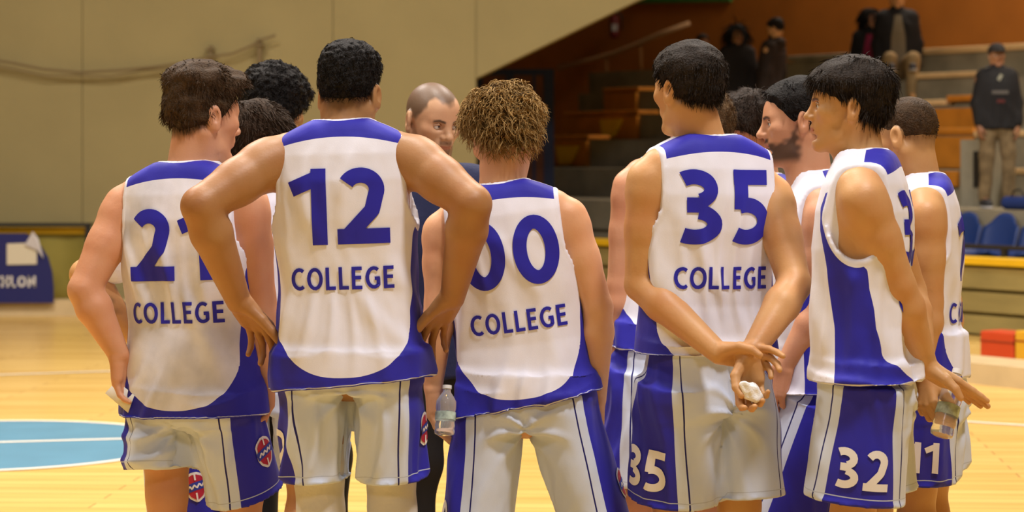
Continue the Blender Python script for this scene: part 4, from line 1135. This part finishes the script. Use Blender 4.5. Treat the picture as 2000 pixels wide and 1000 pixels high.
# blue plastic seats behind the front wall with a dark foot rail
def seat_mesh():
    nu, nv = 10, 12; vs_ = []
    for j in range(nv + 1):
        t = j / nv
        for i in range(nu + 1):
            u = 2 * i / nu - 1
            if t < .45: y = -.22 + .40 * t / .45; z = .02 + .03 * u * u
            else:
                k = (t - .45) / .55; y = .18 + .10 * k + .0 * u; z = .02 + .34 * k
            wdt = .20 * (1 - .25 * max(0, (t - .75) / .25) ** 2)
            if t > .8: z -= .10 * (abs(u) ** 2.5) * (t - .8) / .2
            vs_.append((u * wdt, y - .04 * (u * u) * (t > .45), z))
    fs_ = [(j * (nu + 1) + i, j * (nu + 1) + i + 1, (j + 1) * (nu + 1) + i + 1, (j + 1) * (nu + 1) + i) for j in range(nv) for i in range(nu)]
    return vs_, fs_
sv, sf = seat_mesh()
ang = math.atan2(TN[1], TN[0]) - PI / 2
seat0 = None
SEATS = [(1922, 'blue plastic stand seat nearest the right-hand player\'s back'), (1998, 'blue plastic stand seat cut by the right edge of the photo'), (1850, 'blue plastic stand seat mostly hidden behind the right-hand player')]
for px, lab in SEATS:
    p = tp(s_at(px, 3.75), 3.75, .62)
    r = empty('stand_seat', tuple(p)); r.rotation_euler = (0, 0, ang); tag(r, lab, 'seat', 'blue seats behind the front rail')
    if seat0 is None:
        sh = mesh_obj('shell', sv, sf, M_SEAT, r); sh.modifiers.new('solid', 'SOLIDIFY').thickness = .02
        br_ = box('bracket', (-.05, -.05, -.26), (.05, .12, .03), M_DARK, r, .005); seat0 = (sh, br_)
    else:
        for o_ in seat0:
            c_ = o_.copy(); col.objects.link(c_); c_.parent = r
fr_ = empty('foot_rail', tuple(tp(s_at(1940, 3.22), 3.22, .36))); FO = V(*fr_.location); tag(fr_, 'dark horizontal rail with short posts below the blue seats', 'rail')
tbox('bar', -4, 9, 3.20, 3.25, FRONT + .04, FRONT + .075, M_DARK, fr_, org=FO)
for px in (1961, 1840, 1230):
    s = s_at(px, 3.22); tbox('post', s - .025, s + .025, 3.205, 3.245, .36, FRONT + .045, M_DARK, fr_, org=FO)
# red and yellow foam blocks standing behind the curb
for px0, px1, m, lab in ((1914, 1979, M_REDBOX, 'square red-orange padded block standing behind the pale curb'), (1982, 2046, M_YELBOX, 'yellow padded block beside the red-orange one at right edge')):
    t0 = 1.2; r = empty('padded_block', tuple(tp(s_at((px0 + px1) / 2, t0), t0))); RO = V(*r.location); tag(r, lab, 'block')
    zt = CH - (648 - HY) / F * tp(s_at((px0 + px1) / 2, t0), t0)[1]
    tbox('pad', s_at(px1, t0), s_at(px0, t0), t0, t0 + .22, 0, zt, m, r, .012, RO)
    tbox('seam', s_at(px1, t0) - .002, s_at(px0, t0) + .002, t0 - .004, t0 + .1, zt - .075, zt - .065, mat('seam_dark', (.25, .04, .01), .7), r, 0, RO)

# ================================================================== THE HUDDLE
DK = (.018, .012, .008); BLK = (.010, .008, .007); BRN = (.050, .028, .013); LBR = (.10, .058, .026)
SK_FAIR = (.64, .36, .19); SK_TAN = (.58, .325, .135); SK_BRN = (.38, .195, .075); SK_RED = (.60, .31, .175)
def akimbo(side): return dict(d=(-side * .50, .45, -.70), th=(-side * .85, -.45, .0), curl=.38, tc=.15, spread=.22, s=1.14)

P12 = person(dict(seed=12, D=6.0, neck=(668, 243), pelvis=(682, 690), yaw=2, skin=SK_BRN, arm=1.22,
    label='player with number 12 on his back, hands on hips, dark flat-topped hair',
    head=dict(top=(684, 83), yaw=14, pitch=10, dd=.05, s=.96, hair=dict(color=BLK, top=.040, side=.008, fade=.06, line='fade', scalp='normal', soft=.06, zt=(.025, .13), clump=.0028, cfreq=260, mode='curl', k=6, len=.012, crad=.004, strands=5200, width=.0011, turns=1.4, scalp_amt=.75)),
    L=dict(el=(392, 402, -.15), wr=(466, 588, -.02), hand=akimbo(-1), sh=(.0, -.01, .0)), R=dict(el=(922, 398, -.15), wr=(884, 580, -.02), hand=akimbo(1), sh=(.0, -.01, -.005)),
    LL=dict(kn=(626, .02), ft=(630, 0)), RL=dict(kn=(768, .02), ft=(772, 0)),
    wear=[jersey('12', hem=-.695, foldamp=.006, hemtilt=.06, wide=1.03, deep=1.10, worn=1.06), shorts('12', hem=.31, rl=.098, rhem=.094, waist=.0, foldamp=.009, numh=.10), leg_sleeves(M_SLEEVE)]))

P21 = person(dict(seed=21, D=6.32, neck=(364, 324), pelvis=(378, 760), yaw=15, pyaw=24, skin=SK_RED, arm=1.10,
    label='player with number 21 on his back and left hand on hip, brown hair',
    head=dict(top=(398, 120), yaw=52, pitch=6, dd=.03, s=1.04, hair=dict(color=BRN, zt=(.045, .07), top=.040, side=.011, fade=.03, line='normal', clump=.004, cfreq=110, front=.012, mode='comb', flow=(0, .5, -.5), lift=.5, len=.016, strands=3600)),
    L=dict(el=(165, 566, -.05), wr=(232, 692, -.04), hand=dict(d=(.12, .1, -.98), th=(.5, .8, .1), curl=.35)), R=dict(el=(506, 578, -.03), wr=(523, 735, -.02), hand=dict(d=(.02, .1, -1), th=(-.3, .9, .1), curl=.45)),
    LL=dict(kn=(326, .0), ft=(330, 0)), RL=dict(kn=(474, .03), ft=(470, .03)),
    wear=[jersey('21', hem=-.705, soil=.35, foldamp=.006, wide=1.03, deep=1.10), shorts(None, hem=.28, lhem=.20, rl=.096, rhem=.110, waist=-.012, rolled=True, foldamp=.006, logo_up=.12)]))

P00 = person(dict(seed=100, D=6.2, neck=(976, 364), pelvis=(1030, 768), yaw=3, skin=SK_FAIR, arm=1.0, sc=.97,
    label='player with number 00 on his back and bushy curly blond-brown hair',
    head=dict(top=(980, 178), yaw=-24, pitch=24, dd=.04, s=.95, hair=dict(color=(.060, .034, .012), strand_color=(.33, .20, .068), top=.038, side=.017, back=.006, fade=.045, line='low', clump=.008, clump2=.005, cfreq=70, mode='curl', k=9, len=.045, crad=.010, turns=.7, strands=4600, width=.0016)),
    L=dict(el=(858, 588, .0), wr=(846, 755, .0), hand=dict(d=(.05, .05, -1), th=(.3, .9, .1), curl=.4)), R=dict(el=(1168, 600, -.03), wr=(1166, 775, .02), hand=dict(d=(-.02, .1, -1), th=(-.3, .9, .1), curl=.45)),
    LL=dict(kn=(944, .0), ft=(910, 0)), RL=dict(kn=(1146, .0), ft=(1180, 0)),
    wear=[jersey('00', hem=-.625, numz=-.09, foldamp=.007, hemtilt=.06, wide=1.02, deep=1.08, xoff=.008, numh=.196), shorts('00', hem=.44, rl=.102, rhem=.108, panel=.098, foldamp=.004, logo_up=.19, waist=.05)]))

P35 = person(dict(seed=35, D=6.1, neck=(1384, 272), pelvis=(1378, 735), yaw=-18, pyaw=-32, skin=SK_TAN, arm=1.06,
    label='player with number 35 clasping his hands behind his back',
    head=dict(top=(1343, 80), yaw=-38, pitch=2, dd=.0, s=.97, hair=dict(color=DK, top=.024, side=.013, fade=.03, line='normal', clump=.002, cfreq=120, mode='comb', flow=(0, .1, -.9), lift=.3, len=.016, strands=3800)),
    L=dict(el=(1252, 556, -.05), wr=(1404, 690, -.24), sh=(.0, -.01, -.0), hand=dict(d=(.96, -.10, -.05), th=(.1, -.6, .75), curls=(.30, .5, .6, .7), tc=.5)),
    R=dict(el=(1552, 556, -.12), wr=(1464, 694, -.265), sh=(.0, -.01, -.045), hand=dict(d=(-.02, -.10, -1), th=(-1, -.25, 0), curls=(.62, .72, .78, .85), tc=.6)),
    LL=dict(kn=(1318, .0), ft=(1310, 0)), RL=dict(kn=(1444, .03), ft=(1450, .03)),
    wear=[jersey('35', hem=-.585, dhem=-.66, numz=-.082, foldamp=.007, wide=1.03, deep=1.10), shorts('35', hem=.305, rl=.104, rhem=.118, waist=.085, foldamp=.005, panel=.085)]))

P32 = person(dict(seed=32, D=5.9, neck=(1690, 300), pelvis=(1690, 735), yaw=-76, pyaw=-80, skin=SK_TAN, arm=1.12,
    label='player with number 32 on his shorts, dark mullet hair, facing left in profile',
    head=dict(top=(1656, 108), yaw=-82, pitch=-2, dd=.0, s=.96, face=dict(nose=1.08, jaw=.97), hair=dict(color=DK, top=.030, side=.012, back=.0, fade=.022, line='mullet', clump=.003, cfreq=90, mode='comb', flow=(0, .05, -1), lift=.05, len=.026, strands=4200)),
    L=dict(el=(1752, 556, -.12), wr=(1808, 716, -.03), sh=(.0, .0, -.012), hand=dict(d=(.82, -.02, -.50), th=(.10, -.9, .35), curls=(.04, .06, .08, .10), tc=.4, spread=.0)),
    R=dict(el=(1776, 570, .28), wr=(1806, 728, .09), hand=dict(d=(-.05, -.35, -.9), th=(.6, -.7, .2), curl=.75, tc=.4)),
    LL=dict(kn=(1664, -.08), ft=(1670, -.08)), RL=dict(kn=(1700, .12), ft=(1700, .12)),
    wear=[jersey('32', hem=-.595, dhem=-.66, numz=-.095, foldamp=.006, deep=1.10, front_letter='A'), shorts('32', hem=.285, rl=.106, rhem=.116, deep=1.14, waist=.03, foldamp=.004, panel=.078, numh=.105)]))

P11 = person(dict(seed=11, D=6.55, neck=(1806, 345), pelvis=(1800, 740), yaw=-80, pyaw=-80, skin=SK_TAN, arm=1.04,
    label='player with number 11 on his shorts and buzz-cut hair at the right end',
    head=dict(top=(1770, 194), yaw=-48, pitch=14, dd=.0, s=.93, hair=dict(color=BRN, top=.007, side=.002, fade=.06, line='fade', scalp='normal', scalp_amt=.62, soft=.07, clump=.0006, cfreq=200, mode='comb', flow=(0, 0, -.4), lift=.9, len=.006, strands=3000)),
    LL=dict(kn=(1790, -.05), ft=(1790, -.05)), RL=dict(kn=(1815, .12), ft=(1815, .12)),
    L=dict(el=(1812, 590, -.16), wr=(1802, 730, -.17)), R=dict(el=(1850, 590, .24), wr=(1850, 720, .12)),
    wear=[jersey('11', hem=-.58, dhem=-.64, numz=-.10, foldamp=.006, wide=1.0), shorts('11', hem=.255, rl=.104, rhem=.108, deep=1.1, foldamp=.004, numh=.09)]))

PH = person(dict(seed=41, D=6.62, neck=(1590, 340), pelvis=(1590, 770), yaw=-92, skin=SK_RED, arm=1.0,
    label='bearded dark-haired player in left profile between numbers 35 and 32',
    head=dict(top=(1556, 150), yaw=-86, pitch=6, dd=.0, beard=.86, face=dict(nose=1.2, jaw=1.0, chin=1.03), hair=dict(color=BLK, top=.018, side=.009, fade=.03, line='normal', clump=.002, cfreq=120, mode='comb', flow=(0, -.6, -.3), lift=.3, len=.016, strands=3200)),
    L=dict(el=(1604, 600, -.16), wr=(1532, 716, -.15), sh=(0, 0, -.01), hand=dict(d=(-.35, .1, -.9), th=(-.6, .5, .1), curl=.5)), R=dict(el=(1600, 610, .25), wr=(1530, 730, .2)),
    LL=dict(kn=(1560, -.06), ft=(1560, -.06)), RL=dict(kn=(1580, .12), ft=(1580, .12)),
    wear=[jersey('', hem=-.64, word='', foldamp=.006, front_letter=None), shorts('', hem=.38, rl=.108, rhem=.115, foldamp=.005)]))

PG = person(dict(seed=51, D=7.35, neck=(1492, 345), pelvis=(1470, 740), yaw=-100, skin=SK_RED,
    label='dark-haired player bowing his head behind the shoulder of number 35',
    head=dict(top=(1458, 190), yaw=-122, pitch=30, dd=.0, hair=dict(color=(.022, .013, .008), top=.032, side=.020, fade=.03, front=.012, line='normal', clump=.006, cfreq=95, mode='comb', flow=(.3, .6, -.5), lift=.7, len=.026, strands=2600)),
    wear=[jersey('', hem=-.64, word=''), shorts('', hem=.36)]))

PE = person(dict(seed=61, D=6.95, neck=(1345, 300), pelvis=(1310, 715), yaw=-12, skin=SK_RED, arm=1.0,
    label='player mostly hidden behind number 35, left arm hanging, light curly hair',
    head=dict(top=(1366, 168), yaw=-25, pitch=12, dd=.0, hair=dict(color=LBR, top=.026, side=.022, fade=.03, line='low', clump=.005, clump2=.003, cfreq=100, mode='curl', k=6, len=.018, crad=.006, strands=2200)),
    L=dict(el=(1212, 556, -.02), wr=(1206, 680, .0), hand=dict(d=(.08, .05, -1), th=(.35, .9, .1), curl=.55, s=.95)), R=dict(el=(1430, 570, .05), wr=(1420, 690, .08)),
    wear=[jersey('', hem=-.62, word='', wide=.92), shorts('', hem=.33, rl=.104)]))

PA = person(dict(seed=71, D=7.2, neck=(560, 300), pelvis=(568, 700), yaw=10, skin=SK_TAN,
    label='person with thick black rounded hair in dark clothes behind number 12',
    head=dict(top=(540, 129), yaw=18, pitch=14, dd=.0, hair=dict(color=BLK, top=.036, side=.026, back=.010, fade=.03, line='low', clump=.004, clump2=.003, cfreq=110, mode='curl', k=6, len=.016, crad=.006, strands=3400)),
    wear=[sleeved_top(mat('shirt_navy', (.012, .016, .055), .8, bump=.2), .7), trousers(mat('trousers_black', (.008, .007, .007), .8), .98)], shoe_mat=M_SHOED))

PB = person(dict(seed=81, D=6.72, neck=(520, 345), pelvis=(524, 735), yaw=20, skin=SK_FAIR, sc=.92,
    label='shorter player with tousled brown hair between numbers 21 and 12',
    head=dict(top=(506, 204), yaw=28, pitch=22, dd=.02, s=.95, hair=dict(color=(.034, .019, .010), top=.030, side=.022, fade=.03, line='low', clump=.006, cfreq=85, mode='comb', flow=(.4, .3, -.5), lift=.7, len=.024, strands=3000)),
    wear=[jersey('', hem=-.62, word='', wide=.8), shorts('', hem=.30, wide=.82)]))

PF_ = person(dict(seed=91, D=6.95, neck=(388, 345), pelvis=(348, 752), yaw=74, skin=SK_TAN, tattoo=1,
    label='tattooed player in white short sleeves hidden behind number 21, elbow out',
    head=dict(top=(446, 228), yaw=62, pitch=16, dd=.0, beard=.5, hair=dict(color=BRN, top=.008, side=.004, fade=.04, line='normal', clump=.001, mode='comb', flow=(0, 0, -.4), lift=.9, len=.007, strands=1500)),
    R=dict(el=(166, 536, -.20), wr=(268, 664, -.20), sh=(0, -.03, 0), hand=dict(d=(.7, .2, -.6), th=(.2, .9, .2), curl=.5)),
    wear=[sleeved_top(mat('tee_white', WHITE, .7, bump=.2), .74, loose=.98, hem=-.60), shorts('', hem=.40, rl=.108, rhem=.115)]))

PC = person(dict(seed=95, D=7.15, neck=(838, 330), pelvis=(868, 705), yaw=158, skin=(.58, .34, .19),
    label='coach with shaved dark hair in a navy shirt facing the players',
    head=dict(top=(846, 164), yaw=147, pitch=15, dd=-.06, beard=.45, look=(.35, 0, .05), face=dict(nose=1.12, jaw=1.02), hair=dict(color=(.032, .021, .013), top=.004, side=.002, fade=.05, line='normal', scalp_amt=.80, none=True, recede=.032)),
    wear=[sleeved_top(mat('shirt_navy', (.012, .016, .055), .8, bump=.2), .7, hem=-.66), trousers(mat('trousers_black', (.008, .007, .007), .8), 1.1)], shoe_mat=M_SHOED))

# ------------------------------------------------------------------ things held
def bottle(c, axis, L, r, label, water=.5):
    """clear plastic bottle with neck, ribs, cap and a paper band"""
    axis = nrm(axis); a = nrm(np.cross(axis, V(.2, 1, .1))); b_ = np.cross(axis, a); c = np.asarray(c, float)
    root = empty('water_bottle', tuple(c)); tag(root, label, 'bottle')
    def lathe(prof, n=28):
        vs_, fs_ = [], []
        for z, rr in prof:
            for k in range(n): vs_.append(axis * z * L + (a * math.cos(2 * PI * k / n) + b_ * math.sin(2 * PI * k / n)) * rr * r)
        for i in range(len(prof) - 1):
            for k in range(n): fs_.append((i * n + k, i * n + (k + 1) % n, (i + 1) * n + (k + 1) % n, (i + 1) * n + k))
        return vs_, fs_
    gl = MATS.get('bottle_plastic')
    if gl is None:
        gl = bpy.data.materials.new('bottle_plastic'); gl.use_nodes = True; MATS['bottle_plastic'] = gl
        q = gl.node_tree.nodes['Principled BSDF']; q.inputs['Base Color'].default_value = (.93, .95, .95, 1); q.inputs['Roughness'].default_value = .06
        q.inputs['Transmission Weight'].default_value = .8; q.inputs['IOR'].default_value = 1.25
    prof = [(0, .0), (0, .7), (.02, .95), (.06, 1)]
    for i in range(9): prof += [(.09 + .055 * i, .93 if i % 2 else 1.0)]
    prof += [(.60, 1), (.68, .98), (.78, .72), (.86, .42), (.90, .38), (.95, .38)]
    v_, f_ = lathe(prof); mesh_obj('body', v_, f_, gl, root)
    v_, f_ = lathe([(.93, 0), (.93, .46), (1.0, .46), (1.0, 0)]); mesh_obj('cap', v_, f_, mat('cap_white', (.75, .75, .72), .5), root, False)
    v_, f_ = lathe([(.30, 1.015), (.46, 1.015)]); mesh_obj('paper_band', v_, f_, mat('band_green', (.42, .52, .46), .5, noise=.5, nscale=45), root)
    return root
bt0, bt1 = at(1838, 852, 5.90), at(1871, 722, 5.96)
bottle(bt0, bt1 - bt0, np.linalg.norm(bt1 - bt0), .031, 'clear plastic water bottle in the hands of the right-hand players')
bt0, bt1 = at(868, 850, 6.08), at(874, 742, 6.12)
bottle(bt0, bt1 - bt0, np.linalg.norm(bt1 - bt0) * .9, .028, 'clear plastic bottle in the left hand of number 00')
# crumpled tissue in the hand of number 35
tg = Frame(at(1466, 764, 5.775), V(1, 0, 0), V(0, 1, 0), V(0, 0, 1))
v, q = solid([ell(tg, (0, 0, 0), (.026, .020, .022), .0), ell(tg, (.016, -.004, -.016), (.016, .014, .015), .01), ell(tg, (-.016, -.004, .014), (.012, .012, .015), .01)], .003)
v = displace(v, q, .004 * wob(v[:, 0], v[:, 1], v[:, 2], 260, 3))
ti = mesh_obj('tissue', v, q, mat('tissue_white', (.85, .83, .80), .9, bump=.4, bscale=120), None, False, tg.o); tag(ti, 'crumpled white tissue in the hand of number 35', 'tissue')
# sheet of paper at the hip of number 21
pp = [at(228, 744, 6.30), at(262, 772, 6.24), at(250, 806, 6.24), at(206, 768, 6.32)]
po = sum(pp) / 4
nn = nrm(np.cross(pp[1] - pp[0], pp[3] - pp[0])) * .0012
pg = mesh_obj('paper_sheet', [p - po + d for d in (nn, -nn) for p in pp], [(0, 1, 2, 3), (7, 6, 5, 4), (0, 4, 5, 1), (1, 5, 6, 2), (2, 6, 7, 3), (3, 7, 4, 0)], mat('paper', (.72, .68, .60), .8)); pg.location = po
tag(pg, 'folded white paper held at the hip of number 21', 'paper')

# ================================================================== SPECTATORS ON THE STAND
def stand_D(px, t): return tp(s_at(px, t), t)[1]
def pz(z, D): return HY - (z - CH) * F / D          # row of a height at a depth
def spectator(px, t, ground, height, yaw, label, seed, wear, hair, skin=SK_TAN, headyaw=None, sit=False, extra=None, toph=None, lean=0, pitch=0):
    D = stand_D(px, t); k = height / 1.80
    zt = ground + height if not sit else ground + .52 * height + .02
    neck = (px, pz(zt - .275 * k, D)); pelv = (px - lean, pz(zt - .275 * k - .60 * k, D))
    sp = dict(seed=seed, D=D, neck=neck, pelvis=pelv, yaw=yaw, skin=skin, sc=k, label=label, voxel=.014, fine=.007, ground=ground, hs=k,
              head=dict(top=(px + lean * .3, pz(zt, D)), yaw=headyaw if headyaw is not None else yaw, pitch=pitch, s=k * .98, hair=hair, eyes=True), wear=wear, shoe_mat=M_SHOED)
    if sit:
        pf = V(math.sin(math.radians(yaw)), math.cos(math.radians(yaw)), 0); pr = V(math.cos(math.radians(yaw)), -math.sin(math.radians(yaw)), 0)
        base = tp(s_at(px, t), t)
        for side, key in ((-1, 'LL'), (1, 'RL')):
            kn = base + pf * .46 * k + pr * side * .13; ft = base + pf * .44 * k + pr * side * .12
            sp[key] = dict(kn=(CX + kn[0] / kn[1] * F, kn[1] - D), kz=ground + .14, ft=(CX + ft[0] / ft[1] * F, ft[1] - D), fz=ground - .34 + .075 - ground)
    if extra: sp.update(extra)
    return person(sp)
M_COAT = mat('coat_dark', (.012, .010, .010), .85, bump=.2); M_JKT = mat('jacket_brown_black', (.022, .014, .011), .8, bump=.2); M_BLKJ = mat('jacket_black', (.008, .008, .010), .75, bump=.2)
M_GREYT = mat('shirt_grey', (.17, .145, .10), .85); M_BEIGE = mat('trousers_beige', (.26, .18, .085), .85, noise=.1); M_DTR = mat('trousers_dark', (.02, .017, .015), .85)
M_PINK = mat('top_magenta', (.22, .012, .05), .8)
def vox(c): c['gv'] = .015
lh = dict(color=BLK, top=.022, side=.024, back=.02, fade=.03, line='long', clump=.003, cfreq=60, mode='comb', flow=(0, 0, -2.5), lift=.0, len=.16, strands=500, width=.006, k=6, voxel=.007)
shh = dict(color=BLK, top=.022, side=.014, fade=.03, line='normal', clump=.002, strands=0, voxel=.007)
spectator(1440, 5.6, 1.34, 1.60, 172, 'woman with long dark hair in a long dark coat on the stand', 201, [vox, sleeved_top(M_COAT, 1.9, 1.1, -.74, 'coat'), trousers(M_DTR, 1.05)], lh, skin=(.30, .15, .07))
spectator(1512, 5.7, 1.34, 1.64, -60, 'person in a dark hooded jacket turned left beside the long-haired woman', 202, [vox, sleeved_top(M_JKT, 1.9, 1.12, -.62, 'jacket', hood=True), trousers(M_DTR, 1.05)], shh, pitch=20, lean=10)
spectator(1372, 5.6, 1.34, 1.52, 180, 'dark spectator just showing above the head of number 35', 203, [vox, sleeved_top(M_COAT, 1.9, 1.1, -.64, 'jacket'), trousers(M_DTR, 1.05)], shh, skin=(.25, .12, .06))
spectator(1700, 7.85, 2.33, 1.66, 196, 'woman in a magenta top and dark jacket on the top row', 204, [vox, sleeved_top(M_BLKJ, 1.9, 1.06, -.62, 'jacket', open_m=M_PINK), trousers(M_DTR, 1.0)], dict(lh, len=.12, strands=500), skin=(.55, .28, .14), sit=True, headyaw=150)
spectator(1752, 7.80, 2.44, 1.92, 184, 'seated man in an open black jacket over grey shirt and beige trousers', 205, [vox, sleeved_top(M_BLKJ, 1.9, 1.12, -.60, 'jacket', open_m=M_GREYT), trousers(M_BEIGE, 1.0)], shh, sit=True,
          extra=None)
T7 = 4.55
D7 = stand_D(1947, T7)
M_PRINT = mat('hoodie_print', (.10, .095, .09), .8); M_PRINTR = mat('hoodie_print_red', (.09, .02, .02), .8)
c7 = spectator(1947, T7, 1.00, (395 - 72) * D7 / F, 178, 'teenager in a black hoodie and cap standing alone on the right', 206,
    [vox, sleeved_top(M_BLKJ, 1.85, 1.12, -.66, 'hoodie', hood=True, chest=[([(-.075, -.22), (.075, -.22)], .032, M_PRINT), ([(-.04, -.30), (.03, -.30)], .03, M_PRINTR), ([(-.02, -.06), (.015, -.11)], .03, mat('hoodie_collar', (.22, .22, .17), .8))]), trousers(mat('trousers_cargo', (.16, .115, .06), .9, noise=.3, nscale=14), 1.08)],
    dict(shh), skin=(.28, .14, .07))
# cap on the teenager
Hc = c7['H']; k7 = c7['sc']
cv, cq = solid([ell(Hc, (0, -.012 * k7, .055 * k7), (.094 * k7, .115 * k7, .085 * k7), .0), ('-', Hc.o - .4, Hc.o + .4, lambda X, Y, Z: Hc.loc(X, Y, Z)[2] - .035 * k7, 0)], .008)
mesh_obj('cap', cv, cq, mat('cap_black', (.022, .020, .020), .8), c7['root'], True, c7['base'])
cv, cq = solid([ell(Hc, (0, .115 * k7, .045 * k7), (.075 * k7, .075 * k7, .010 * k7), .0)], .006)
mesh_obj('cap_peak', cv, cq, MATS['cap_black'], c7['root'], True, c7['base'])
# blue sports bag at the teenager's feet
bgp = tp(s_at(1985, 4.25), 4.25, 1.0); bg = Frame(bgp, -TU, TN, V(0, 0, 1))
bag = empty('sports_bag', tuple(bgp)); tag(bag, 'small blue bag on the stand floor at the teenager\'s feet', 'bag')
v, q = solid([frc(bg, (-.10, 0, .06), (.16, 0, .06), .06, .06, .0)], .012); mesh_obj('bag_body', v, q, mat('bag_blue', (.012, .03, .14), .6), bag, True, bgp)
tube('strap', [bg.w(-.06, 0, .11) - bgp, bg.w(-.03, 0, .17) - bgp, bg.w(.05, 0, .18) - bgp, bg.w(.10, 0, .11) - bgp], .009, M_DARK, bag)
